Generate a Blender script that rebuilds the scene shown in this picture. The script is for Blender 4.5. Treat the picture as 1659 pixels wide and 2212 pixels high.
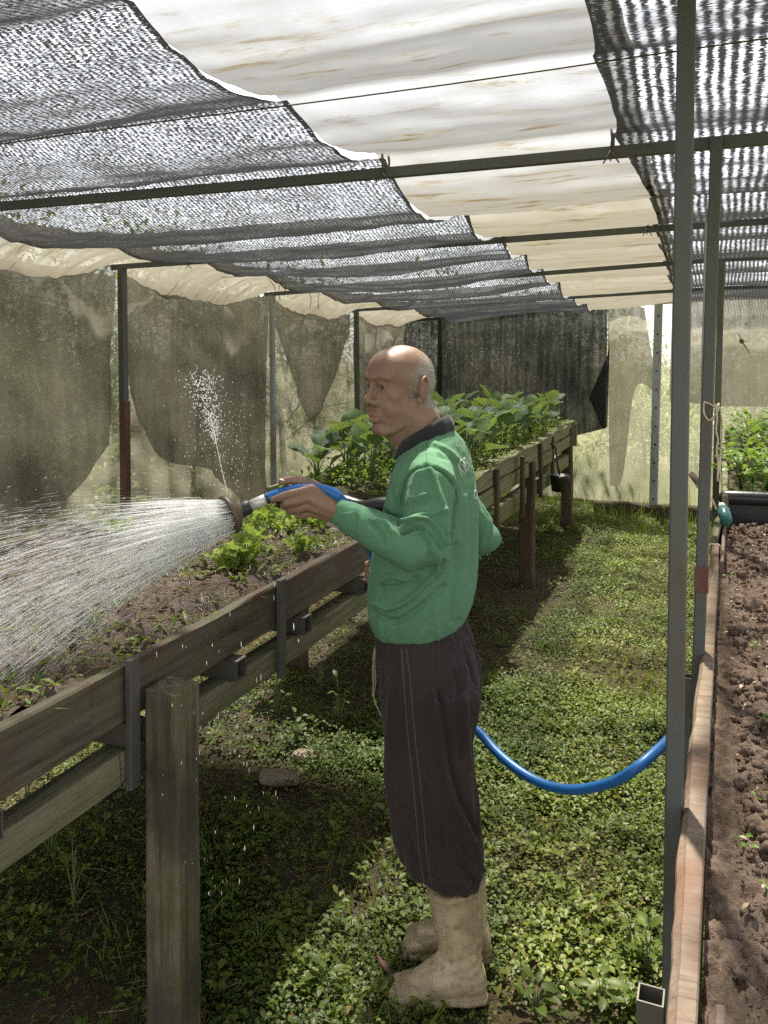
import bpy, bmesh, math, random
import numpy as np
from mathutils import Vector, Matrix
from mathutils.bvhtree import BVHTree

for _o in list(bpy.data.objects):
    bpy.data.objects.remove(_o)
scene = bpy.context.scene
col = scene.collection
rnd = random.Random(7)
rng = np.random.default_rng(11)
R = math.radians
PI = math.pi

# ------------------------------------------------------------------ camera
CAM_H, FOC, YAW, PITCH = 1.65, 1800.0, R(22.0), R(1.5)
CX, CY = 829.5, 802.0            # principal point in a 1659 x 2212 frame
cd = bpy.data.cameras.new('camera')
cam = bpy.data.objects.new('camera', cd)
col.objects.link(cam)
cam.location = (0, 0, CAM_H)
cam.rotation_euler = (R(90) - PITCH, 0, YAW)
cd.sensor_fit = 'VERTICAL'
cd.sensor_height = 24.0
cd.sensor_width = 18.0
cd.lens = 24.0 * FOC / 2212.0
cd.shift_y = (CY - 1106.0) / 2212.0
cd.clip_start = 0.05
cd.clip_end = 500
scene.camera = cam

_Fv = Vector((-math.sin(YAW) * math.cos(PITCH), math.cos(YAW) * math.cos(PITCH), -math.sin(PITCH)))
_Rv = Vector((math.cos(YAW), math.sin(YAW), 0))
_Uv = _Rv.cross(_Fv)
CAMP = Vector((0, 0, CAM_H))


def ray(x, y):
    return (_Fv * FOC + _Rv * (x - CX) + _Uv * (CY - y)).normalized()


def P(x, y, X=None, Y=None, Z=None):
    """world point seen at (x, y) of the photograph on the plane X=, Y= or Z="""
    d = ray(x, y)
    if Y is not None:
        t = Y / d.y
    elif X is not None:
        t = X / d.x
    else:
        t = (Z - CAM_H) / d.z
    return CAMP + d * t


# ------------------------------------------------------------------ world, sun, exposure
SUN = Vector((-0.17, 0.45, 1.0)).normalized()
world = bpy.data.worlds.new('World')
scene.world = world
world.use_nodes = True
wn = world.node_tree.nodes
wl = world.node_tree.links
wn.clear()
sky = wn.new('ShaderNodeTexSky')
sky.sky_type = 'NISHITA'
sky.sun_disc = False
sky.sun_elevation = math.asin(SUN.z)
sky.sun_rotation = math.atan2(SUN.x, SUN.y) % (2 * PI)
sky.air_density = 1.0
sky.dust_density = 0.8
sky.ozone_density = 1.0
bg = wn.new('ShaderNodeBackground')
bg.inputs['Strength'].default_value = 0.105
wo = wn.new('ShaderNodeOutputWorld')
hs = wn.new('ShaderNodeHueSaturation')            # humid, milky tropical sky
hs.inputs['Saturation'].default_value = 0.15
wl.new(sky.outputs[0], hs.inputs['Color'])
wl.new(hs.outputs[0], bg.inputs[0])
wl.new(bg.outputs[0], wo.inputs[0])

sd = bpy.data.lights.new('sun', 'SUN')
sd.energy = 5.0
sd.angle = R(2.0)          # hazy sun
sd.color = (1.0, 0.95, 0.86)
sun = bpy.data.objects.new('sun', sd)
col.objects.link(sun)
sun.rotation_euler = SUN.to_track_quat('Z', 'Y').to_euler()
sun.location = (-3, 4, 10)

vs = scene.view_settings
vs.view_transform = 'Standard'
vs.look = 'None'
vs.exposure = 2.1
vs.gamma = 1.0
vs.use_curve_mapping = False
scene.cycles.max_bounces = 8
scene.cycles.transparent_max_bounces = 24
scene.cycles.diffuse_bounces = 6
scene.cycles.glossy_bounces = 3
scene.cycles.transmission_bounces = 6
scene.cycles.use_denoising = False          # keep the fine grain and detail
scene.cycles.sample_clamp_indirect = 6.0
scene.cycles.caustics_reflective = False
scene.cycles.caustics_refractive = False


# ------------------------------------------------------------------ numpy noise
def _hash(ix, iy, iz, seed):
    h = (ix.astype(np.int64) * 374761393 + iy.astype(np.int64) * 668265263 + iz.astype(np.int64) * 2147483647 + seed * 974634777) & 0xFFFFFFFF
    h = ((h ^ (h >> 13)) * 1274126177) & 0xFFFFFFFF
    h = ((h ^ (h >> 16)) * 2246822519) & 0xFFFFFFFF
    return ((h ^ (h >> 15)) & 0xFFFF) / 65535.0 * 2 - 1


def noise3(p, seed=0):
    p = np.asarray(p, float)
    i = np.floor(p)
    f = p - i
    f = f * f * f * (f * (f * 6 - 15) + 10)
    ix, iy, iz = i[..., 0], i[..., 1], i[..., 2]
    r = 0
    for dx in (0, 1):
        wx = f[..., 0] if dx else 1 - f[..., 0]
        for dy in (0, 1):
            wy = f[..., 1] if dy else 1 - f[..., 1]
            for dz in (0, 1):
                wz = f[..., 2] if dz else 1 - f[..., 2]
                r = r + wx * wy * wz * _hash(ix + dx, iy + dy, iz + dz, seed)
    return r


def fbm(p, oct=4, seed=0, gain=0.5):
    p = np.asarray(p, float)
    a, s, r = 1.0, 1.0, 0
    for o in range(oct):
        r = r + a * noise3(p * s + 17.3 * o, seed + o)
        a *= gain
        s *= 2.03
    return r


# ------------------------------------------------------------------ mesh helpers
def mesh_data(name, verts, faces, smooth=True, mat=None):
    me = bpy.data.meshes.new(name)
    verts = np.asarray(verts, dtype=np.float32).reshape(-1, 3)
    if isinstance(faces, np.ndarray):
        nf, k = faces.shape
        me.vertices.add(len(verts))
        me.vertices.foreach_set('co', verts.ravel())
        me.loops.add(nf * k)
        me.loops.foreach_set('vertex_index', faces.astype(np.int32).ravel())
        me.polygons.add(nf)
        me.polygons.foreach_set('loop_start', np.arange(nf, dtype=np.int32) * k)
        me.update(calc_edges=True)
        me.validate()
    else:
        me.from_pydata(verts.tolist(), [], faces)
        me.update()
    if smooth and len(me.polygons):
        me.polygons.foreach_set('use_smooth', np.ones(len(me.polygons), dtype=bool))
    if mat:
        me.materials.append(mat)
    return me


def obj(name, me, parent=None, loc=None):
    o = bpy.data.objects.new(name, me)
    col.objects.link(o)
    if parent is not None:
        o.parent = parent
    if loc is not None:
        o.location = loc
    return o


def make(name, verts, faces, mat, parent=None, smooth=True, origin=None):
    """verts in world space; origin = parent's world position (parts are stored relative to it)"""
    v = np.asarray(verts, dtype=float).reshape(-1, 3)
    if origin is None and parent is not None:
        origin = parent.location
    if origin is not None:
        v = v - np.array(origin)
    o = obj(name, mesh_data(name, v, faces, smooth, mat), parent)
    if parent is None and origin is not None:
        o.location = origin
    return o


def tag(o, label=None, cat=None, group=None, kind=None):
    if label:
        o['label'] = label
    if cat:
        o['category'] = cat
    if group:
        o['group'] = group
    if kind:
        o['kind'] = kind
    return o


def thing(name, label, cat, loc=(0, 0, 0), group=None):
    o = bpy.data.objects.new(name, None)
    o.empty_display_size = 0.1
    col.objects.link(o)
    o.location = loc
    return tag(o, label, cat, group)


class MB:
    def __init__(s):
        s.v = []
        s.f = []
        s.n = 0

    def add(s, v, f):
        v = np.asarray(v, float).reshape(-1, 3)
        s.v.append(v)
        s.f += [tuple(int(i) + s.n for i in q) for q in f]
        s.n += len(v)
        return s

    def make(s, name, mat, parent=None, smooth=False, origin=None):
        return make(name, np.vstack(s.v), s.f, mat, parent, smooth, origin)


def box_geo(a, b, bev=0.004, seg=None):
    """chamfered box between corners a and b"""
    a = np.minimum(a, b).astype(float), np.maximum(a, b).astype(float)
    lo, hi = a
    bev = min(bev, 0.4 * float((hi - lo).min()))
    v, idx = [], {}
    for sx in (0, 1):
        for sy in (0, 1):
            for sz in (0, 1):
                s = (sx, sy, sz)
                c = [hi[k] if s[k] else lo[k] for k in range(3)]
                for ax in range(3):
                    q = list(c)
                    for k in range(3):
                        if k != ax:
                            q[k] += -bev if s[k] else bev
                    idx[(s, ax)] = len(v)
                    v.append(q)
    f = []
    for ax in range(3):
        k1, k2 = [(1, 2), (2, 0), (0, 1)][ax]
        for sd in (0, 1):
            ring = []
            for t1, t2 in ((0, 0), (1, 0), (1, 1), (0, 1)):
                s = [0, 0, 0]
                s[ax] = sd
                s[k1] = t1
                s[k2] = t2
                ring.append(idx[(tuple(s), ax)])
            f.append(tuple(ring if sd else ring[::-1]))
    for ax in range(3):                                   # edge chamfers along axis ax
        k1, k2 = [(1, 2), (2, 0), (0, 1)][ax]
        for t1 in (0, 1):
            for t2 in (0, 1):
                s0, s1 = [0, 0, 0], [0, 0, 0]
                s0[k1] = s1[k1] = t1
                s0[k2] = s1[k2] = t2
                s1[ax] = 1
                q = [idx[(tuple(s0), k1)], idx[(tuple(s0), k2)], idx[(tuple(s1), k2)], idx[(tuple(s1), k1)]]
                f.append(tuple(q if t1 == t2 else q[::-1]))
    for sx in (0, 1):
        for sy in (0, 1):
            for sz in (0, 1):
                s = (sx, sy, sz)
                q = [idx[(s, 0)], idx[(s, 1)], idx[(s, 2)]]
                f.append(tuple(q if (sx + sy + sz) % 2 else q[::-1]))
    return np.array(v), f


def plank_geo(a, b, axis=1, n=24, amp=0.003, seed=0, bev=0.004, top_amp=None):
    """a board along an axis, cut in n lengths so that its edges wander a little"""
    lo, hi = np.minimum(a, b).astype(float), np.maximum(a, b).astype(float)
    o1, o2 = [(1, 2), (0, 2), (0, 1)][axis]
    h1, h2 = (hi[o1] - lo[o1]) / 2, (hi[o2] - lo[o2]) / 2
    c1, c2 = (hi[o1] + lo[o1]) / 2, (hi[o2] + lo[o2]) / 2
    bv = min(bev, h1 * .5, h2 * .5)
    ring = [(-h1 + bv, -h2), (h1 - bv, -h2), (h1, -h2 + bv), (h1, h2 - bv), (h1 - bv, h2), (-h1 + bv, h2), (-h1, h2 - bv), (-h1, -h2 + bv)]
    v = []
    L = hi[axis] - lo[axis]
    for i in range(n + 1):
        t = lo[axis] + L * i / n
        for k, (p1, p2) in enumerate(ring):
            q = np.zeros(3)
            q[axis] = t
            e = noise3(np.array([t * 7.0, k * 3.1, seed * 1.7]), seed) * amp
            e2 = noise3(np.array([t * 5.0, k // 4 * 5.1, seed * 2.3]), seed + 5) * (top_amp if (top_amp and p2 > 0) else amp)
            q[o1] = c1 + p1 + e
            q[o2] = c2 + p2 + e2
            v.append(q)
    f = []
    for i in range(n):
        for k in range(8):
            k2 = (k + 1) % 8
            f.append((i * 8 + k, i * 8 + k2, (i + 1) * 8 + k2, (i + 1) * 8 + k))
    f.append(tuple(range(7, -1, -1)))
    f.append(tuple(n * 8 + k for k in range(8)))
    return np.array(v), f


def frame_of(d, up=(0, 0, 1)):
    d = Vector(d).normalized()
    u = Vector(up)
    if abs(d.dot(u)) > 0.95:
        u = Vector((1, 0, 0))
    s = d.cross(u).normalized()
    u = s.cross(d).normalized()
    return d, s, u


def catmull(pts, n=8):
    pts = [np.asarray(p, float) for p in pts]
    P0 = [2 * pts[0] - pts[1]] + pts + [2 * pts[-1] - pts[-2]]
    out = []
    for i in range(1, len(P0) - 2):
        a, b, c, d = P0[i - 1], P0[i], P0[i + 1], P0[i + 2]
        for k in range(n):
            t = k / n
            out.append(0.5 * ((2 * b) + (-a + c) * t + (2 * a - 5 * b + 4 * c - d) * t * t + (-a + 3 * b - 3 * c + d) * t ** 3))
    out.append(pts[-1])
    return out


def tube_geo(pts, rad, n=10, flat=1.0, cap='flat', up=(0, 0, 1)):
    """swept tube; rad a number or a list; cap 'round' adds domed ends"""
    pts = [np.asarray(p, float) for p in pts]
    m = len(pts)
    rad = [rad] * m if np.isscalar(rad) else list(rad)
    dirs = []
    for i in range(m):
        a, b = pts[max(i - 1, 0)], pts[min(i + 1, m - 1)]
        dirs.append((b - a) / (np.linalg.norm(b - a) + 1e-12))
    rings = []
    P2, R2, D2 = list(pts), list(rad), list(dirs)
    if cap == 'round':
        pre, post = [], []
        for k in (3, 2, 1):
            t = k / 3 * PI / 2 * 0.97
            pre.append((pts[0] - dirs[0] * rad[0] * math.sin(t), rad[0] * math.cos(t), dirs[0]))
        for k in (1, 2, 3):
            t = k / 3 * PI / 2 * 0.97
            post.append((pts[-1] + dirs[-1] * rad[-1] * math.sin(t), rad[-1] * math.cos(t), dirs[-1]))
        P2 = [p[0] for p in pre] + P2 + [p[0] for p in post]
        R2 = [p[1] for p in pre] + R2 + [p[1] for p in post]
        D2 = [p[2] for p in pre] + D2 + [p[2] for p in post]
    s0 = None
    v = []
    for p, r, d in zip(P2, R2, D2):
        if s0 is None:
            _, s, u = frame_of(d, up)
            s = np.array(s)
        else:
            s = s0 - d * np.dot(s0, d)
            s = s / (np.linalg.norm(s) + 1e-12)
        u = np.cross(s, d)
        s0 = s
        for k in range(n):
            a = 2 * PI * k / n
            v.append(p + (s * math.cos(a) + u * math.sin(a) * flat) * r)
    f = []
    M = len(P2)
    for i in range(M - 1):
        for k in range(n):
            k2 = (k + 1) % n
            f.append((i * n + k, (i + 1) * n + k, (i + 1) * n + k2, i * n + k2))
    f.append(tuple(range(n)))
    f.append(tuple((M - 1) * n + k for k in range(n - 1, -1, -1)))
    return np.array(v), f


def loft_geo(rings):
    n = len(rings[0])
    v = np.vstack([np.asarray(r, float) for r in rings])
    f = []
    for i in range(len(rings) - 1):
        for k in range(n):
            k2 = (k + 1) % n
            f.append((i * n + k, i * n + k2, (i + 1) * n + k2, (i + 1) * n + k))
    f.append(tuple(range(n - 1, -1, -1)))
    f.append(tuple((len(rings) - 1) * n + k for k in range(n)))
    return v, f


def ellip_geo(c, r, rot=None, n=16, m=10):
    v, f = [], []
    c = np.asarray(c, float)
    M = np.eye(3) if rot is None else np.array(rot)
    for i in range(1, m):
        th = PI * i / m
        for k in range(n):
            ph = 2 * PI * k / n
            q = np.array([r[0] * math.sin(th) * math.cos(ph), r[1] * math.sin(th) * math.sin(ph), r[2] * math.cos(th)])
            v.append(c + M @ q)
    v.append(c + M @ np.array([0, 0, r[2]]))
    v.append(c - M @ np.array([0, 0, r[2]]))
    t, b = len(v) - 2, len(v) - 1
    for i in range(m - 2):
        for k in range(n):
            k2 = (k + 1) % n
            f.append((i * n + k, (i + 1) * n + k, (i + 1) * n + k2, i * n + k2))
    for k in range(n):
        k2 = (k + 1) % n
        f.append((t, k, k2))
        f.append((b, (m - 2) * n + k2, (m - 2) * n + k))
    return np.array(v), f


def fuse(name, parts, voxel, smooth_it, mat, parent=None, origin=(0, 0, 0), deform=None):
    """union of closed shells: voxel remesh, relax, then an optional deform(co, normals) -> co"""
    mb = MB()
    for v, f in parts:
        mb.add(v, f)
    v = np.vstack(mb.v)
    me = mesh_data(name + '_raw', v, mb.f, False)
    o = bpy.data.objects.new('tmp_' + name, me)
    col.objects.link(o)
    m = o.modifiers.new('r', 'REMESH')
    m.mode = 'VOXEL'
    m.voxel_size = voxel
    if smooth_it:
        s = o.modifiers.new('s', 'SMOOTH')
        s.factor = 0.5
        s.iterations = smooth_it
    dg = bpy.context.evaluated_depsgraph_get()
    me2 = bpy.data.meshes.new_from_object(o.evaluated_get(dg))
    bpy.data.objects.remove(o)
    bpy.data.meshes.remove(me)
    me2.name = name
    nv = len(me2.vertices)
    co = np.zeros(nv * 3, dtype=np.float32)
    me2.vertices.foreach_get('co', co)
    co = co.reshape(-1, 3).astype(float)
    if deform:
        nr = np.zeros(nv * 3, dtype=np.float32)
        me2.vertices.foreach_get('normal', nr)
        co = deform(co, nr.reshape(-1, 3).astype(float))
    bv_co = co.copy()
    polys = [tuple(p.vertices) for p in me2.polygons]
    me2.vertices.foreach_set('co', (co - np.array(origin)).astype(np.float32).ravel())
    me2.update()
    me2.polygons.foreach_set('use_smooth', np.ones(len(me2.polygons), dtype=bool))
    me2.materials.clear()
    me2.materials.append(mat)
    ob = obj(name, me2, parent)
    return ob, bv_co, polys


def set_attr(me, name, arr):
    a = me.attributes.get(name) or me.attributes.new(name, 'FLOAT', 'POINT')
    a.data.foreach_set('value', np.asarray(arr, dtype=np.float32))


def grid_geo(nu, nv):
    """index quads of a (nu+1) x (nv+1) grid, row-major in v"""
    i = np.arange(nu)[None, :] + np.arange(nv)[:, None] * (nu + 1)
    return np.stack([i, i + 1, i + nu + 2, i + nu + 1], -1).reshape(-1, 4)


def set_uv(me, uv):
    layer = me.uv_layers.new(name='UVMap')
    li = np.zeros(len(me.loops), dtype=np.int32)
    me.loops.foreach_get('vertex_index', li)
    layer.data.foreach_set('uv', np.asarray(uv, dtype=np.float32)[li].ravel())


# ------------------------------------------------------------------ material helpers
class NT:
    def __init__(s, name):
        s.m = bpy.data.materials.new(name)
        s.m.use_nodes = True
        s.t = s.m.node_tree
        s.t.nodes.clear()
        s.out = s.t.nodes.new('ShaderNodeOutputMaterial')

    def n(s, typ, props=None, **ins):
        nd = s.t.nodes.new('ShaderNode' + typ)
        for k, v in (props or {}).items():
            setattr(nd, k, v)
        for k, v in ins.items():
            s.set(nd, k, v)
        return nd

    def set(s, nd, k, v):
        sock = nd.inputs[int(k[1:])] if k[0] == 'i' and k[1:].isdigit() else nd.inputs[k.replace('_', ' ')]
        if isinstance(v, bpy.types.NodeSocket):
            s.t.links.new(v, sock)
        elif isinstance(v, bpy.types.Node):
            s.t.links.new(v.outputs[0], sock)
        else:
            sock.default_value = v

    def coord(s, kind='Object', scale=(1, 1, 1), rot=(0, 0, 0)):
        if kind == 'UV':
            c = s.n('UVMap').outputs[0]
        elif kind == 'World':
            c = s.n('NewGeometry').outputs['Position']
        else:
            c = s.n('TexCoord').outputs[kind]
        mp = s.n('Mapping', Vector=c, Scale=scale, Rotation=rot)
        return mp.outputs[0]

    def noise(s, vec, scale=5, detail=4, rough=.55, dist=0):
        return s.n('TexNoise', Vector=vec, Scale=scale, Detail=detail, Roughness=rough, Distortion=dist).outputs[0]

    def math(s, op, a, b=0.5, clamp=False):
        return s.n('Math', {'operation': op, 'use_clamp': clamp}, i0=a, i1=b).outputs[0]

    def ramp(s, fac, stops, interp='LINEAR'):
        nd = s.n('ValToRGB', Fac=fac)
        cr = nd.color_ramp
        cr.interpolation = interp
        while len(cr.elements) < len(stops):
            cr.elements.new(0.5)
        for e, (p, c) in zip(cr.elements, stops):
            e.position = p
            e.color = (c, c, c, 1) if np.isscalar(c) else (*c, 1)
        return nd.outputs[0]

    def mix(s, fac, a, b, blend='MIX'):
        nd = s.n('Mix', {'data_type': 'RGBA', 'blend_type': blend})
        s.set(nd, 'i0', fac)
        s.set(nd, 'i6', a if not isinstance(a, tuple) else (*a, 1))
        s.set(nd, 'i7', b if not isinstance(b, tuple) else (*b, 1))
        return nd.outputs[2]

    def bump(s, h, strength=.3, dist=.01):
        return s.n('Bump', Strength=strength, Distance=dist, Height=h).outputs[0]

    def principled(s, color, rough=.6, spec=.4, bump=None, metal=0.0, **kw):
        c = (*color, 1) if isinstance(color, tuple) else color
        nd = s.n('BsdfPrincipled', **{'Base Color'.replace(' ', '_'): c, 'Roughness': rough, 'Metallic': metal, 'Specular_IOR_Level': spec})
        for k, v in kw.items():
            s.set(nd, k, v)
        if bump is not None:
            s.set(nd, 'Normal', bump)
        return nd.outputs[0]

    def done(s, shader):
        s.t.links.new(shader, s.out.inputs[0])
        return s.m


def attr(nt, name):
    return nt.n('Attribute', {'attribute_name': name}).outputs['Fac']


def slant(nt, tau):
    """a woven sheet lets less light through at a slant: tau ** (1 / cos - 1)"""
    fc = nt.n('LayerWeight', Blend=.5).outputs['Facing']
    cs = nt.math('MAXIMUM', nt.math('SUBTRACT', 1.0, fc), .12)
    return nt.math('POWER', tau, nt.math('SUBTRACT', nt.math('DIVIDE', 1.0, cs), 1.0))


def uvsep(nt, kind='UV'):
    c = nt.n('UVMap').outputs[0]
    sp = nt.n('SeparateXYZ', Vector=c)
    return sp.outputs[0], sp.outputs[1], c


M = {}


def leaf_mat(name, c1, c2, c3, rough=.38, trans=.4, spec=.5):
    nt = NT(name)
    t = attr(nt, 'tint')
    c = nt.ramp(t, [(0, c1), (.5, c2), (1, c3)])
    n = nt.noise(nt.coord('World'), 60, 2)
    c = nt.mix(nt.math('MULTIPLY', n, .35), c, (.02, .03, .01), 'MIX')
    p = nt.principled(c, rough, spec)
    tc = nt.mix(.6, c, (.25, .34, .03))
    tr = nt.n('BsdfTranslucent', Color=tc)
    mx = nt.n('MixShader', Fac=trans, i1=p, i2=tr.outputs[0])
    return nt.done(mx.outputs[0])


def wood_mat(name, base, dark, moss, mossamt=.4, axis=1, stain=None, rough=.8):
    nt = NT(name)
    sc = [26, 26, 26]
    sc[axis] = 1.4
    co = nt.coord('World', tuple(sc))
    g = nt.noise(co, 1.6, 6, .65, .6)
    g2 = nt.noise(nt.coord('World', tuple(np.array(sc) * 3.2)), 1.0, 3, .6)
    big = nt.noise(nt.coord('World'), 4.0, 4)
    c = nt.mix(nt.ramp(g, [(.32, 0), (.68, 1)]), base, dark)
    c = nt.mix(nt.math('MULTIPLY', nt.ramp(g2, [(.55, 0), (.7, 1)]), .55), c, tuple(.35 * x for x in dark))
    m = nt.noise(nt.coord('World'), 11, 5, .7)
    m = nt.math('MULTIPLY', nt.ramp(m, [(.45, 0), (.65, 1)]), mossamt)
    c = nt.mix(m, c, moss)
    if stain:
        c = nt.mix(nt.ramp(big, [(.5, 0), (.62, .8)]), c, stain)
    h = nt.math('ADD', g, nt.math('MULTIPLY', g2, .6))
    return nt.done(nt.principled(c, rough, .25, nt.bump(h, .5, .006)))


M['bed_wood'] = wood_mat('bed_wood', (.112, .094, .064), (.046, .037, .026), (.075, .083, .032), .55, 1, (.078, .048, .032))
M['rail_wood'] = wood_mat('rail_wood', (.19, .175, .11), (.09, .085, .05), (.11, .125, .045), .6, 1)
M['post_wood'] = wood_mat('post_wood', (.17, .14, .095), (.05, .042, .03), (.075, .088, .025), .65, 2, (.045, .038, .03))
M['moss_wood'] = wood_mat('moss_wood', (.25, .24, .14), (.12, .115, .06), (.15, .18, .05), .7, 1)
M['dark_post'] = wood_mat('dark_post', (.11, .075, .05), (.05, .034, .024), (.06, .065, .03), .3, 2)
M['plank_top'] = wood_mat('plank_top', (.23, .185, .14), (.14, .10, .072), (.12, .075, .05), .6, 0, (.115, .06, .038))


def metal_mat(name, base, rust, amt):
    nt = NT(name)
    n = nt.noise(nt.coord('World', (1, 1, .5)), 9, 6, .7)
    f = nt.math('MULTIPLY', nt.ramp(n, [(.5, 0), (.68, 1)]), amt)
    fine = nt.noise(nt.coord('World'), 120, 3)
    c = nt.mix(nt.math('MULTIPLY', fine, .35), base, tuple(.5 * x for x in base))
    c = nt.mix(f, c, rust)
    return nt.done(nt.principled(c, .55, .4, nt.bump(fine, .15, .002), .25))


M['steel'] = metal_mat('steel', (.095, .102, .10), (.09, .07, .055), .7)
M['steel_brown'] = metal_mat('steel_brown', (.13, .125, .105), (.10, .06, .04), .8)
M['steel_light'] = metal_mat('steel_light', (.36, .38, .39), (.16, .07, .05), .5)
M['rust'] = metal_mat('rust', (.13, .06, .045), (.09, .035, .025), .9)


def plain(name, c, rough=.6, spec=.4, var=.3, scale=30, bump=.1, metal=0.0):
    nt = NT(name)
    n = nt.noise(nt.coord('World'), scale, 5, .6)
    cc = nt.mix(nt.math('MULTIPLY', n, var), c, tuple(.35 * x for x in c))
    return nt.done(nt.principled(cc, rough, spec, nt.bump(n, bump, .004), metal))


M['black_plastic'] = plain('black_plastic', (.018, .018, .018), .35, .5, .3, 12, .5)
M['dark_tube'] = plain('dark_tube', (.085, .078, .07), .65, .3, .5, 40, .2)
M['twine'] = plain('twine', (.62, .52, .4), .9, .1, .5, 200, .2)
M['wire'] = plain('wire', (.10, .085, .065), .7, .3)


def soil_mat(name, c1, c2, c3, wet):
    nt = NT(name)
    co = nt.coord('World')
    n = nt.noise(co, 38, 8, .72)
    n2 = nt.noise(co, 6, 3)
    n3 = nt.noise(co, 170, 3, .7)
    c = nt.mix(nt.ramp(n, [(.35, 0), (.65, 1)]), c1, c2)
    c = nt.mix(nt.math('MULTIPLY', nt.ramp(n2, [(.45, 0), (.65, 1)]), .6), c, c3)
    c = nt.mix(nt.math('MULTIPLY', nt.ramp(n3, [(.62, 0), (.72, 1)]), .5), c, tuple(min(1, 2.6 * x) for x in c2))
    rough = nt.ramp(n2, [(.35, .18 if wet else .85), (.6, .7 if wet else .95)])
    h = nt.math('ADD', n, nt.math('MULTIPLY', n3, .4))
    return nt.done(nt.principled(c, rough, .5 if wet else .2, nt.bump(h, .9, .012)))


M['soil_dry'] = soil_mat('soil_dry', (.115, .082, .059), (.235, .172, .127), (.15, .102, .073), False)
M['soil_wet'] = soil_mat('soil_wet', (.055, .040, .027), (.14, .096, .068), (.09, .052, .034), True)
M['earth'] = soil_mat('earth', (.060, .048, .030), (.115, .09, .056), (.06, .07, .03), False)
M['field'] = soil_mat('field', (.07, .09, .025), (.18, .16, .06), (.05, .08, .02), False)


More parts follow.
